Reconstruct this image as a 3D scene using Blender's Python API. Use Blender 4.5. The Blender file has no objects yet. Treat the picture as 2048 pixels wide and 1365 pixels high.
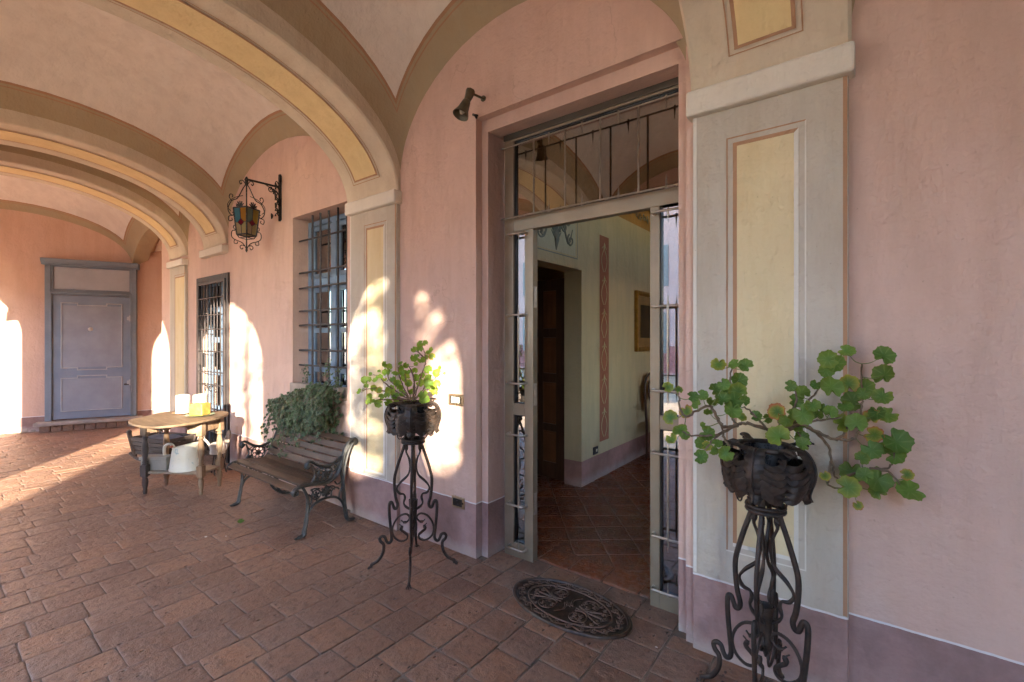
import bpy, math, random
from mathutils import Vector, Matrix, noise
random.seed(7)
R = math.radians
S = bpy.context.scene
COL = S.collection

# ------------------------------------------------------------------ camera measurements
F = 920.0; CX = 1024.0; CY = 678.0; H = 1.5
YAW = R(37.384)
fw = (-math.sin(YAW), math.cos(YAW)); rt = (math.cos(YAW), math.sin(YAW))
def ray(px, py):
    u = (px-CX)/F; v = (CY-py)/F
    return (fw[0]+u*rt[0], fw[1]+u*rt[1], v)
def onY(px, py, c):
    r = ray(px, py); t = c/r[1]; return Vector((t*r[0], c, H+t*r[2]))
def onX(px, py, c):
    r = ray(px, py); t = c/r[0]; return Vector((c, t*r[1], H+t*r[2]))
def onZ(px, py, c=0.0):
    r = ray(px, py); t = (c-H)/r[2]; return Vector((t*r[0], t*r[1], c))
def atD(px, py, d):
    r = ray(px, py); return Vector((r[0]*d, r[1]*d, H+r[2]*d))

# ------------------------------------------------------------------ mesh builder
class MB:
    def __init__(s): s.v = []; s.f = []; s.m = []; s.c = []; s.cur = (0, 0, 0, 1)
    def add(s, vs, fs, m=0, T=None):
        o = len(s.v)
        for p in vs:
            p = Vector(p)
            s.v.append(T @ p if T else p); s.c.append(s.cur)
        for f in fs: s.f.append([i+o for i in f]); s.m.append(m)
        return s
    def box(s, x0, x1, y0, y1, z0, z1, m=0, T=None):
        vs = [(x, y, z) for z in (z0, z1) for y in (y0, y1) for x in (x0, x1)]
        return s.add(vs, [(0, 2, 3, 1), (4, 5, 7, 6), (0, 1, 5, 4), (2, 6, 7, 3), (0, 4, 6, 2), (1, 3, 7, 5)], m, T)
    def quad(s, a, b, c, d, m=0, T=None): return s.add([a, b, c, d], [(0, 1, 2, 3)], m, T)
    def tube(s, pts, r, n=8, closed=False, m=0, T=None, flat=1.0, up=None):
        pts = [Vector(p) for p in pts]; k = len(pts)
        if k < 2: return s
        rs = r if isinstance(r, (list, tuple)) else [r]*k
        vs = []; prev = None
        for i, p in enumerate(pts):
            if closed: t = pts[(i+1) % k]-pts[i-1]
            else: t = pts[min(i+1, k-1)]-pts[max(i-1, 0)]
            if t.length < 1e-9: t = Vector((0, 0, 1))
            t.normalize()
            if up is not None: a = Vector(up)
            elif prev is None: a = Vector((0, 0, 1)) if abs(t.z) < .9 else Vector((1, 0, 0))
            else: a = prev
            a = a-t*a.dot(t)
            if a.length < 1e-6: a = t.orthogonal()
            a.normalize(); prev = a
            b = t.cross(a)
            for j in range(n):
                an = 2*math.pi*j/n
                vs.append(p+(a*math.cos(an)*flat+b*math.sin(an))*rs[i])
        fs = []
        for i in range(k if closed else k-1):
            i2 = (i+1) % k
            for j in range(n):
                j2 = (j+1) % n
                fs.append((i*n+j, i*n+j2, i2*n+j2, i2*n+j))
        if not closed: fs += [tuple(range(n))[::-1], tuple((k-1)*n+j for j in range(n))]
        return s.add(vs, fs, m, T)
    def lathe(s, prof, n=24, c=(0, 0, 0), m=0, T=None, caps=True):
        vs = []; k = len(prof)
        for r, z in prof:
            for j in range(n):
                a = 2*math.pi*j/n; vs.append((c[0]+r*math.cos(a), c[1]+r*math.sin(a), c[2]+z))
        fs = [(i*n+j, i*n+(j+1) % n, (i+1)*n+(j+1) % n, (i+1)*n+j) for i in range(k-1) for j in range(n)]
        if caps: fs += [tuple(range(n))[::-1], tuple((k-1)*n+j for j in range(n))]
        return s.add(vs, fs, m, T)
    def prism(s, poly, fn, d0, d1, m=0, T=None):
        n = len(poly); vs = [fn(a, b, d) for d in (d0, d1) for a, b in poly]
        fs = [tuple(range(n)), tuple(range(n, 2*n))[::-1]]+[(i, i+n, (i+1) % n+n, (i+1) % n) for i in range(n)]
        return s.add(vs, fs, m, T)
    def grid(s, fn, us, vs_, mf=None, T=None):
        vs = [fn(u, v) for v in vs_ for u in us]; nu = len(us); o = len(s.v)
        s.add(vs, [], 0, T)
        for j in range(len(vs_)-1):
            for i in range(nu-1):
                s.f.append([o+j*nu+i, o+j*nu+i+1, o+(j+1)*nu+i+1, o+(j+1)*nu+i])
                s.m.append(mf((us[i]+us[i+1])/2, (vs_[j]+vs_[j+1])/2) if mf else 0)
        return s
    def build(s, name, mats, parent=None, world=True, smooth=None, bevel=0, attr=False, fixn=True):
        me = bpy.data.meshes.new(name)
        off = Vector((0, 0, 0))
        if parent is not None and world:
            p = parent
            while p is not None: off += Vector(p.location); p = p.parent
        me.from_pydata([p-off for p in s.v], [], s.f)
        if not isinstance(mats, (list, tuple)): mats = [mats]
        for m in mats: me.materials.append(m)
        me.polygons.foreach_set('material_index', s.m)
        if attr:
            a = me.color_attributes.new('Col', 'FLOAT_COLOR', 'POINT')
            a.data.foreach_set('color', [x for c in s.c for x in c])
        if fixn:
            import bmesh
            bm = bmesh.new(); bm.from_mesh(me); bmesh.ops.recalc_face_normals(bm, faces=bm.faces); bm.to_mesh(me); bm.free()
        if smooth:
            me.polygons.foreach_set('use_smooth', [True]*len(me.polygons))
            if smooth < 180: me.set_sharp_from_angle(angle=R(smooth))
        me.update()
        o = bpy.data.objects.new(name, me); COL.objects.link(o)
        if parent is not None: o.parent = parent
        if bevel:
            b = o.modifiers.new('bevel', 'BEVEL'); b.width = bevel; b.segments = 2; b.limit_method = 'ANGLE'; b.angle_limit = R(40)
        return o

def tag(o, label=None, cat=None, group=None, kind=None):
    if label: o['label'] = label
    if cat: o['category'] = cat
    if group: o['group'] = group
    if kind: o['kind'] = kind
    return o
def thing(name, label, cat, loc=(0, 0, 0), rz=0, group=None):
    o = bpy.data.objects.new(name, None); COL.objects.link(o)
    o.location = loc; o.rotation_euler = (0, 0, rz); o.empty_display_size = .1
    return tag(o, label, cat, group)

def cr(pts, n=6, closed=False):
    """Catmull-Rom through points"""
    P = [Vector(p) for p in pts]; k = len(P); out = []
    rng = range(k) if closed else range(k-1)
    for i in rng:
        if closed: a, b, c, d = P[i-1], P[i], P[(i+1) % k], P[(i+2) % k]
        else: a, b, c, d = P[max(i-1, 0)], P[i], P[i+1], P[min(i+2, k-1)]
        for j in range(n):
            t = j/n
            out.append(.5*((2*b)+(c-a)*t+(2*a-5*b+4*c-d)*t*t+(3*b-a-3*c+d)*t**3))
    if not closed: out.append(P[-1])
    return out
def spiral(cx, cy, r0, r1, a0, turns, n=22):
    out = []
    for i in range(n+1):
        t = i/n; a = a0+turns*2*math.pi*t; r = r0+(r1-r0)*t
        out.append((cx+r*math.cos(a), cy+r*math.sin(a)))
    return out

# ------------------------------------------------------------------ materials
class NT:
    def __init__(s, name):
        s.mat = bpy.data.materials.new(name); s.mat.use_nodes = True
        s.nt = s.mat.node_tree; s.nt.nodes.clear()
        s.out = s.n('ShaderNodeOutputMaterial'); s.p = s.n('ShaderNodeBsdfPrincipled')
        s.l(s.p.outputs[0], s.out.inputs[0])
        s.geo = s.n('ShaderNodeNewGeometry'); s.pos = s.geo.outputs['Position']
    def n(s, t, **kw):
        x = s.nt.nodes.new(t)
        for k, v in kw.items():
            if hasattr(x, k): setattr(x, k, v)
            else: x.inputs[k].default_value = v
        return x
    def l(s, a, b): s.nt.links.new(a, b)
    def set(s, k, v):
        if isinstance(v, bpy.types.NodeSocket): s.l(v, s.p.inputs[k])
        else: s.p.inputs[k].default_value = v
    def col(s, c): return (*c, 1) if len(c) == 3 else c
    def inp(s, sock, v):
        if isinstance(v, bpy.types.NodeSocket): s.l(v, sock)
        elif isinstance(v, (tuple, list)) and sock.type == 'RGBA': sock.default_value = s.col(v)
        else: sock.default_value = v
    def mix(s, f, a, b, mode='MIX'):
        x = s.n('ShaderNodeMix', data_type='RGBA', blend_type=mode); x.clamp_factor = True
        s.inp(x.inputs[0], f); s.inp(x.inputs[6], a); s.inp(x.inputs[7], b)
        return x.outputs[2]
    def math(s, op, a, b=0.0, c=0.0, clamp=False):
        x = s.n('ShaderNodeMath', operation=op); x.use_clamp = clamp
        s.inp(x.inputs[0], a); s.inp(x.inputs[1], b); s.inp(x.inputs[2], c); return x.outputs[0]
    def mapping(s, scale=(1, 1, 1), rot=(0, 0, 0), vec=None):
        x = s.n('ShaderNodeMapping'); s.l(vec or s.pos, x.inputs[0])
        x.inputs['Scale'].default_value = scale; x.inputs['Rotation'].default_value = rot; return x.outputs[0]
    def noise(s, scale, detail=4, rough=.55, vec=None, dist=0.0):
        x = s.n('ShaderNodeTexNoise'); x.inputs['Scale'].default_value = scale
        x.inputs['Detail'].default_value = detail; x.inputs['Roughness'].default_value = rough
        x.inputs['Distortion'].default_value = dist
        s.l(vec or s.pos, x.inputs['Vector']); return x.outputs['Fac']
    def ramp(s, f, a, b):
        x = s.n('ShaderNodeMapRange'); x.inputs[1].default_value = a; x.inputs[2].default_value = b
        s.l(f, x.inputs[0]); return x.outputs[0]
    def z(s):
        x = s.n('ShaderNodeSeparateXYZ'); s.l(s.pos, x.inputs[0]); return x.outputs
    def attr(s, name='Col'):
        x = s.n('ShaderNodeVertexColor'); x.layer_name = name
        y = s.n('ShaderNodeSeparateColor'); s.l(x.outputs[0], y.inputs[0]); return y.outputs
    def island(s): return s.geo.outputs['Random Per Island']
    def bump(s, h, strength=.3, dist=.01, prev=None):
        x = s.n('ShaderNodeBump'); x.inputs['Strength'].default_value = strength; x.inputs['Distance'].default_value = dist
        s.l(h, x.inputs['Height'])
        if prev: s.l(prev, x.inputs['Normal'])
        s.l(x.outputs[0], s.p.inputs['Normal']); return x.outputs[0]

def dk(c, f): return tuple(x*f for x in c)

def plaster(name, c, dado=None, dado_z=.37, line=True, var=.10, warm=None, stain=0.0):
    t = NT(name)
    f = t.ramp(t.noise(.9, 6, .6), .3, .7)
    br = t.noise(1, 4, .6, t.mapping((9, 9, 1.6)))
    b = t.mix(f, dk(c, 1-var), dk(c, 1+var*.6))
    b = t.mix(t.math('MULTIPLY', t.ramp(br, .42, .66), .34), b, dk(warm or c, .82))
    b = t.mix(t.math('MULTIPLY', t.ramp(t.noise(3.3, 5, .65), .58, .75), .25), b, dk(c, 1.22))
    sp = t.noise(55, 2, .5)
    b = t.mix(t.math('MULTIPLY', t.ramp(sp, .74, .78), .4), b, dk(c, .55))
    if stain:
        st = t.math('MULTIPLY', t.ramp(t.noise(1.7, 6, .7, t.mapping((1, 1, .5))), .56, .72), stain)
        b = t.mix(st, b, dk(c, .62))
    if dado:
        xyz = t.z()
        e = t.math('MULTIPLY_ADD', t.noise(14, 3), .008, -.004)
        zz = t.math('ADD', xyz[2], e)
        d2 = t.mix(t.ramp(t.noise(2.6, 6, .65), .35, .68), dk(dado, .62), dk(dado, 1.15))
        foot = t.ramp(t.math('ADD', xyz[2], t.math('MULTIPLY', t.noise(7, 5, .7), -.16)), .02, -.06)
        d2 = t.mix(t.math('MULTIPLY', foot, .6), d2, (.5, .43, .38))
        isd = t.math('LESS_THAN', zz, dado_z)
        if line:
            isl = t.math('LESS_THAN', zz, dado_z+.009)
            b = t.mix(isl, b, (.72, .68, .66))
        b = t.mix(isd, b, d2)
    ck = t.n('ShaderNodeTexVoronoi', feature='DISTANCE_TO_EDGE'); ck.inputs['Scale'].default_value = 1.15
    wv = t.n('ShaderNodeVectorMath', operation='ADD'); nz = t.n('ShaderNodeTexNoise'); nz.inputs['Scale'].default_value = 3.5; nz.inputs['Detail'].default_value = 6
    t.l(t.pos, nz.inputs['Vector']); t.l(t.pos, wv.inputs[0])
    sc = t.n('ShaderNodeVectorMath', operation='SCALE'); sc.inputs['Scale'].default_value = .5; t.l(nz.outputs['Color'], sc.inputs[0]); t.l(sc.outputs[0], wv.inputs[1]); t.l(wv.outputs[0], ck.inputs['Vector'])
    ckm = t.math('MULTIPLY', t.ramp(ck.outputs['Distance'], .006, .0015), t.ramp(t.noise(.8, 3), .52, .58))
    if stain > .25: b = t.mix(t.math('MULTIPLY', ckm, .28), b, dk(c, .5))
    grime = t.math('MULTIPLY', t.ramp(t.noise(1.3, 6, .72, t.mapping((1.2, 1.2, .45))), .50, .74), .16 if stain > .25 else .07)
    b = t.mix(grime, b, dk(c, .60))
    t.set('Base Color', b); t.set('Roughness', .82); t.set('Specular IOR Level', .25)
    h = t.math('ADD', t.math('MULTIPLY', t.noise(2.2, 5, .6), 1.6), t.math('MULTIPLY', br, .35))
    h = t.math('ADD', h, t.math('MULTIPLY', t.noise(38, 4, .65), .16))
    t.bump(h, .8, .028)
    return t.mat

PINK = (.67, .467, .375); DADO = (.37, .235, .21); TAUPE = (.50, .425, .325); YEL = (.71, .59, .36)
m_pink = plaster('pink plaster', PINK, DADO, .37, warm=(.64, .42, .32), stain=.28)
m_pinkend = plaster('orange pink plaster', (.64, .43, .32), (.33, .20, .17), .24, warm=(.66, .40, .26))
m_reveal = plaster('reveal plaster', dk(PINK, .95), DADO, .37, warm=(.6, .42, .34))
m_taupe = plaster('taupe plaster', (.55, .49, .40), DADO, .36, var=.12, warm=(.5, .40, .28))
m_arch = plaster('arch plaster', (.64, .545, .41), None, var=.12, warm=(.6, .48, .33), stain=.2)
m_band = plaster('vault band plaster', (.42, .335, .215), None, var=.12, warm=(.52, .37, .2))
m_field = plaster('vault field plaster', (.80, .715, .625), None, var=.09, warm=(.74, .63, .53), stain=.12)
m_yel = plaster('yellow panel', YEL, None, var=.05, warm=(.7, .5, .22))
m_yelarch = plaster('yellow arch panel', (.76, .59, .31), None, var=.08, warm=(.74, .54, .26), stain=.12)
m_brn = plaster('brown line', (.44, .25, .145), None, var=.1)
m_wht = plaster('white line', (.72, .68, .60), None, var=.06)
m_cap = plaster('capital stone', (.74, .68, .575), None, var=.1, stain=.25)
m_green = plaster('interior green plaster', (.60, .485, .29), (.42, .23, .20), .26, line=False, warm=(.5, .44, .28))
m_ochre = plaster('interior ceiling', (.42, .25, .09), None, warm=(.4, .22, .06))
m_intr = plaster('interior wall', (.52, .34, .14), (.36, .2, .17), .26, line=False)
m_red = plaster('painted red strip', (.36, .14, .085), None, var=.12)
m_cream = plaster('painted cream', (.58, .54, .38), None, var=.08)
m_motif = plaster('painted motif', (.26, .28, .24), None, var=.15)
m_gold = plaster('painted gold motif', (.55, .45, .25), None, var=.15)

def simple(name, c, rough=.5, metal=0.0, var=.15, scale=8, bump=.1, bscale=40, c2=None, spec=.5):
    t = NT(name)
    b = t.mix(t.ramp(t.noise(scale, 5, .6), .32, .7), dk(c, 1-var), c2 or dk(c, 1+var))
    t.set('Base Color', b); t.set('Metallic', metal); t.set('Specular IOR Level', spec)
    t.set('Roughness', t.math('MULTIPLY_ADD', t.noise(scale*2, 3), .25, rough-.12))
    if bump: t.bump(t.noise(bscale, 4, .6), bump, .004)
    return t.mat
m_iron = simple('wrought iron', (.033, .028, .025), .5, .35, .3, 18, .5, 70, (.075, .048, .034))
m_rust = simple('rusty iron', (.024, .021, .020), .50, .3, .3, 22, .6, 80, (.066, .042, .031))
m_blackiron = simple('black lantern iron', (.022, .019, .017), .45, .5, .25, 30, .3, 90)
m_benchiron = simple('bench cast iron', (.032, .035, .037), .48, .4, .3, 20, .5, 90, (.07, .068, .06))
m_grate = simple('grille iron', (.055, .045, .042), .5, .5, .2, 20, .2, 60)
m_steel = simple('bronzed steel frame', (.27, .215, .145), .40, .5, .10, 3, .15, 90, (.33, .27, .19))
m_steeldk = simple('dark steel frame', (.10, .085, .065), .42, .5, .1, 3, .1, 60)
m_rod = simple('steel rod', (.36, .31, .25), .33, .75, .15, 30, .1, 60, (.45, .38, .30))
m_blue = simple('blue grey paint', (.205, .25, .31), .55, 0, .12, 4, .2, 50, (.24, .28, .33))
m_bluedk = simple('blue grey trim paint', (.18, .215, .245), .5, 0, .12, 5, .2, 50)
m_bluepan = simple('faded grey paint', (.41, .415, .42), .6, 0, .1, 4, .2, 40)
m_bluefield = simple('faded blue panel', (.285, .305, .335), .6, 0, .12, 4, .2, 40)
m_winblue = simple('window blue paint', (.16, .255, .37), .45, 0, .15, 8, .1, 50, (.22, .33, .45))
m_rodt = simple('transom rod', (.22, .18, .14), .35, .7, .15, 30, .1, 60, (.28, .23, .17))
m_stone = simple('threshold stone', (.36, .29, .23), .8, 0, .25, 6, .6, 30)
m_white = simple('white wax', (.58, .53, .43), .4, 0, .04, 6, .05, 20)
m_cheese = simple('yellow wax block', (.40, .20, .03), .55, 0, .2, 26, .6, 60, (.54, .31, .06))
m_plateg = simple('green plate glaze', (.20, .27, .16), .25, 0, .1, 6, 0)
m_plateb = simple('brown saucer', (.40, .22, .12), .5, 0, .1, 6, 0)
m_soil = simple('soil', (.05, .035, .025), .9, 0, .3, 60, .8, 60)
m_stem = simple('woody stem', (.17, .115, .07), .7, 0, .3, 60, .6, 120, (.26, .18, .11))
m_petiole = simple('green petiole', (.16, .20, .06), .5, 0, .25, 30, 0)
m_dark = simple('dark pot', (.025, .026, .03), .28, .2, .3, 25, .3, 60)
m_brass = simple('bronze cover plate', (.36, .27, .17), .3, .8, .1, 12, 0)
m_blk = simple('black plastic', (.018, .018, .018), .35, 0, .1, 10, 0)
m_ivory = simple('ivory rocker', (.70, .66, .52), .3, 0, .05, 10, 0)
m_greenlamp = simple('aged green metal', (.10, .095, .06), .45, .6, .3, 16, .3, 60, (.16, .13, .085))
m_bulb = simple('lamp bulb', (.55, .5, .38), .15, 0, .05, 10, 0)
m_rubber = simple('cast mat', (.024, .018, .015), .34, .35, .25, 30, .4, 120, (.10, .066, .048))
m_mathi = simple('cast mat relief', (.175, .112, .080), .3, .4, .25, 30, .3, 120, (.17, .11, .075))
m_facade = plaster('facade pink', (.62, .43, .38), (.45, .2, .18), 1.2)
m_shut = simple('grey shutters', (.25, .26, .25), .6, 0, .1, 8, .1)
m_roof = simple('roof tiles', (.30, .14, .08), .8, 0, .3, 9, .5)
m_ground = simple('courtyard gravel', (.54, .41, .26), .9, 0, .2, 3, .6, 40)
m_bark = simple('bark', (.09, .07, .05), .9, 0, .3, 12, .7, 30)
m_ivorypaint = simple('painted white tin', (.66, .64, .58), .5, 0, .12, 14, .3, 40, (.76, .74, .68))
m_greywood = simple('grey weathered timber', (.27, .22, .17), .8, 0, .3, 14, .5, 40)
m_plank = simple('whitewashed block', (.31, .28, .22), .75, 0, .12, 10, .4, 40)
m_clay = simple('terracotta lump', (.42, .12, .06), .6, 0, .2, 10, 0)

def wood(name, a, b, rough=.6, axis=0, scale=1.0, wear=None):
    t = NT(name)
    co = t.n('ShaderNodeTexCoord').outputs['Object']
    sc = [26, 26, 26]; sc[axis] = 2.2
    g = t.noise(scale, 6, .65, t.mapping(tuple(sc), vec=co), .6)
    f = t.ramp(g, .3, .72)
    c = t.mix(f, a, b)
    c = t.mix(t.math('MULTIPLY', t.ramp(t.noise(4, 4, .6, co), .45, .75), .5), c, wear or dk(a, .6))
    t.set('Base Color', c); t.set('Roughness', rough); t.set('Specular IOR Level', .35)
    t.bump(g, .5, .004)
    return t.mat
m_slat = wood('bench slat wood', (.042, .026, .016), (.125, .076, .045), .5, 0, 1, (.18, .125, .085))
m_tabtop = wood('table top wood', (.115, .075, .044), (.21, .14, .082), .65, 0, 1, (.085, .06, .038))
m_tableg = wood('table leg wood', (.18, .11, .06), (.30, .20, .12), .65, 2, 1, (.30, .24, .17))
m_tabshade = wood('shaded table leg wood', (.06, .048, .042), (.12, .09, .07), .65, 2, 1)  # darker copy of the leg wood, shade put into the colour
m_tabgrey = wood('worn pale shelf wood', (.26, .19, .115), (.38, .30, .21), .75, 0, 1, (.34, .29, .22))
m_door = wood('walnut door frame', (.05, .023, .013), (.10, .046, .024), .38, 2, .8)
m_doorp = wood('walnut door panel', (.13, .05, .02), (.22, .09, .036), .35, 2, .6, (.07, .03, .012))
m_darkwood = wood('old dark wood', (.05, .04, .035), (.13, .09, .07), .8, 0, 1)

def tiles(name, cols, dust, rough=.55):
    t = NT(name); i = t.island()
    off = t.n('ShaderNodeVectorMath', operation='SCALE'); off.inputs[0].default_value = (37, 19, 53); t.l(i, off.inputs['Scale'])
    ad = t.n('ShaderNodeVectorMath', operation='ADD'); t.l(t.pos, ad.inputs[0]); t.l(off.outputs[0], ad.inputs[1]); iv = ad.outputs[0]
    r = t.n('ShaderNodeValToRGB'); t.l(i, r.inputs[0]); e = r.color_ramp.elements
    e[0].color = (*cols[0], 1); e[1].color = (*cols[-1], 1)
    for k, c in enumerate(cols[1:-1]):
        x = e.new((k+1)/(len(cols)-1)); x.color = (*c, 1)
    b = r.outputs[0]
    n1 = t.noise(6, 6, .65, iv); n2 = t.noise(24, 5, .7, iv); n3 = t.noise(1.1, 4, .6)
    b = t.mix(t.math('MULTIPLY', t.ramp(n1, .42, .70), .55), b, dust)
    b = t.mix(t.math('MULTIPLY', t.ramp(n2, .48, .70), .55), b, (.075, .042, .030))
    b = t.mix(t.math('MULTIPLY', t.ramp(n3, .40, .62), .42), b, (.15, .085, .058))
    mus = t.noise(4.1, 6, .72, iv)
    b = t.mix(t.math('MULTIPLY', t.ramp(mus, .56, .72), .22), b, (.12, .075, .058))
    pit = t.n('ShaderNodeTexVoronoi'); pit.inputs['Scale'].default_value = 24; pit.inputs['Randomness'].default_value = 1
    t.l(t.mapping((1.0, .62, 1)), pit.inputs['Vector'])
    pd = t.math('MULTIPLY', t.ramp(pit.outputs['Distance'], .19, .08), t.ramp(t.noise(2.6, 3), .44, .56))
    b = t.mix(t.math('MULTIPLY', pd, .9), b, (.05, .033, .026))
    spk = t.ramp(t.noise(90, 2, .5), .72, .75)
    b = t.mix(t.math('MULTIPLY', spk, .55), b, (.36, .29, .24))
    edge = t.attr()[0]
    ef = t.math('MULTIPLY', edge, t.ramp(t.noise(11, 4, .7), .35, .7), clamp=True)
    b = t.mix(t.math('MULTIPLY', ef, .5), b, (.28, .205, .16))
    t.set('Base Color', b)
    t.set('Roughness', t.math('MULTIPLY_ADD', t.math('ADD', n1, n2), .28, rough-.34)); t.set('Specular IOR Level', .45)
    h = t.math('ADD', t.math('MULTIPLY', n1, 1.0), t.math('MULTIPLY', n2, .5))
    h = t.math('SUBTRACT', h, t.math('MULTIPLY', pd, .7))
    h = t.math('ADD', h, t.math('MULTIPLY', t.noise(120, 3, .6), .10))
    t.bump(h, .95, .013)
    return t.mat
m_tile = tiles('terracotta paving', [(.15, .078, .050), (.30, .165, .100), (.205, .112, .070), (.26, .155, .104), (.33, .17, .094), (.18, .102, .070)], (.30, .195, .135))
m_tilein = tiles('polished terracotta', [(.20, .046, .016), (.30, .080, .026), (.14, .036, .015), (.33, .10, .034)], (.20, .062, .026), .34)
m_mortar = simple('mortar', (.11, .083, .064), .9, 0, .3, 5, .8, 60, (.30, .225, .165))

def leafmat(name, g1, g2, edge, tr=.25, red=True):
    t = NT(name); a = t.attr()   # R radial, G random, B yellowing
    b = t.mix(a[1], g1, g2)
    vc = t.n('ShaderNodeVertexColor'); vc.layer_name = 'Col'
    b = t.mix(t.math('MULTIPLY', t.ramp(t.noise(60, 3), .4, .7), .35), b, dk(g1, .6))
    b = t.mix(t.math('MULTIPLY', t.math('SUBTRACT', 1.0, vc.outputs['Alpha']), .55), b, (.26, .36, .12))
    y = t.math('MULTIPLY', t.math('POWER', a[0], 2.0), a[2], clamp=True)
    b = t.mix(y, b, edge)
    b2 = t.ramp(t.math('ADD', t.math('MULTIPLY', a[0], a[2]), t.math('MULTIPLY_ADD', t.noise(35, 3), .8, -.4)), .72, .95)
    b = t.mix(t.math('MULTIPLY', b2, t.ramp(a[2], .5, .7)), b, (.46, .12, .06) if red else edge)
    t.set('Base Color', b); t.set('Roughness', .5); t.set('Specular IOR Level', .3)
    ts = t.n('ShaderNodeBsdfTranslucent'); mx = t.n('ShaderNodeMixShader'); mx.inputs[0].default_value = tr
    br = t.mix(.5, b, (.35, .5, .05)); t.l(br, ts.inputs[0])
    t.l(t.p.outputs[0], mx.inputs[1]); t.l(ts.outputs[0], mx.inputs[2]); t.l(mx.outputs[0], t.out.inputs[0])
    return t.mat
m_leaf = leafmat('geranium leaf', (.045, .125, .022), (.13, .245, .042), (.52, .42, .06), .28)
m_leafbright = leafmat('bright geranium leaf', (.11, .24, .028), (.21, .36, .045), (.55, .45, .05), .35)  # brighter green for the smaller geranium
m_ivy = leafmat('ivy leaf', (.010, .024, .007), (.036, .068, .021), (.17, .21, .11), .10, False)
m_tree = leafmat('tree leaf', (.07, .08, .03), (.16, .12, .04), (.3, .2, .05), .2)

def glass(name, fac, rough=.0, tint=(1, 1, 1)):
    t = NT(name); t.nt.nodes.remove(t.p)
    tr = t.n('ShaderNodeBsdfTransparent'); tr.inputs[0].default_value = t.col(tint)
    gl = t.n('ShaderNodeBsdfGlossy'); gl.inputs['Roughness'].default_value = rough
    lw = t.n('ShaderNodeLayerWeight'); lw.inputs[0].default_value = .35
    mx = t.n('ShaderNodeMixShader')
    t.l(t.math('MULTIPLY_ADD', lw.outputs['Fresnel'], .8, fac, clamp=True), mx.inputs[0])
    t.l(tr.outputs[0], mx.inputs[1]); t.l(gl.outputs[0], mx.inputs[2]); t.l(mx.outputs[0], t.out.inputs[0])
    return t.mat
m_glass = glass('window glass', .40, 0, (.52, .46, .42))
def stained(name, c):
    t = NT(name)
    t.set('Base Color', t.mix(t.noise(30, 3), dk(c, .4), dk(c, .7))); t.set('Roughness', .2)
    ts = t.n('ShaderNodeBsdfTranslucent'); ts.inputs[0].default_value = t.col(c)
    mx = t.n('ShaderNodeMixShader'); mx.inputs[0].default_value = .3
    t.l(t.p.outputs[0], mx.inputs[1]); t.l(ts.outputs[0], mx.inputs[2]); t.l(mx.outputs[0], t.out.inputs[0])
    return t.mat
STG = {k: stained('stained '+k, c) for k, c in dict(orange=(.55, .24, .03), blue=(.08, .27, .36), teal=(.16, .26, .22), amber=(.50, .32, .04), red=(.22, .012, .03), pale=(.50, .38, .22), cream=(.46, .36, .16)).items()}

def enamel():
    t = NT('chipped cream enamel')
    b = t.mix(t.ramp(t.noise(7, 4), .4, .7), (.70, .66, .50), (.76, .74, .62))
    b = t.mix(t.math('MULTIPLY', t.ramp(t.noise(16, 5, .6), .60, .68), .8), b, (.22, .36, .34))
    b = t.mix(t.math('MULTIPLY', t.ramp(t.noise(9, 5, .7, t.mapping((1, 1, .4))), .60, .78), .5), b, (.50, .36, .16))
    t.set('Base Color', b); t.set('Roughness', .3); return t.mat
m_enamel = enamel()

# ================================================================== ARCHITECTURE
WY = 2.34
P0 = Vector((-10.35, 1.83)); D0 = Vector((.40, .917)).normalized(); N0 = Vector((D0.y, -D0.x))   # N0 looks to the camera
def endw(s, z, d=0.0):
    q = P0+D0*s+N0*d; return Vector((q.x, q.y, z))

def wall_strip(mb, x0, x1, z0, z1, ops, ya, yb, fn=None, m=0, mr=0, seg=28, ends=True):
    fn = fn or (lambda x, y, z: (x, y, z))
    def q(a, b, c, d, mm=m): mb.quad(fn(*a), fn(*b), fn(*c), fn(*d), mm)
    def col(xa, xb, za, zb, za2=None):
        za2 = za if za2 is None else za2
        for y in (ya, yb): q((xa, y, za), (xb, y, za2), (xb, y, zb), (xa, y, zb))
    x = x0
    for (xa, xb, za, zs, rise) in sorted(ops):
        col(x, xa, z0, z1)
        if za > z0:
            col(xa, xb, z0, za); q((xa, ya, za), (xb, ya, za), (xb, yb, za), (xa, yb, za), mr)
        n = seg if rise else 1; prev = None
        for i in range(n+1):
            a = math.pi*(1-i/n)
            p = ((xa+xb)/2+(xb-xa)/2*math.cos(a), zs+rise*math.sin(a))
            if prev:
                col(prev[0], p[0], prev[1], z1, p[1])
                q((prev[0], ya, prev[1]), (p[0], ya, p[1]), (p[0], yb, p[1]), (prev[0], yb, prev[1]), mr)
            prev = p
        q((xa, ya, za), (xa, yb, za), (xa, yb, zs), (xa, ya, zs), mr); q((xb, ya, za), (xb, yb, za), (xb, yb, zs), (xb, ya, zs), mr)
        x = xb
    col(x, x1, z0, z1)
    if ends:
        for xx in (x0, x1): q((xx, ya, z0), (xx, yb, z0), (xx, yb, z1), (xx, ya, z1))
    q((x0, ya, z1), (x1, ya, z1), (x1, yb, z1), (x0, yb, z1))

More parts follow.
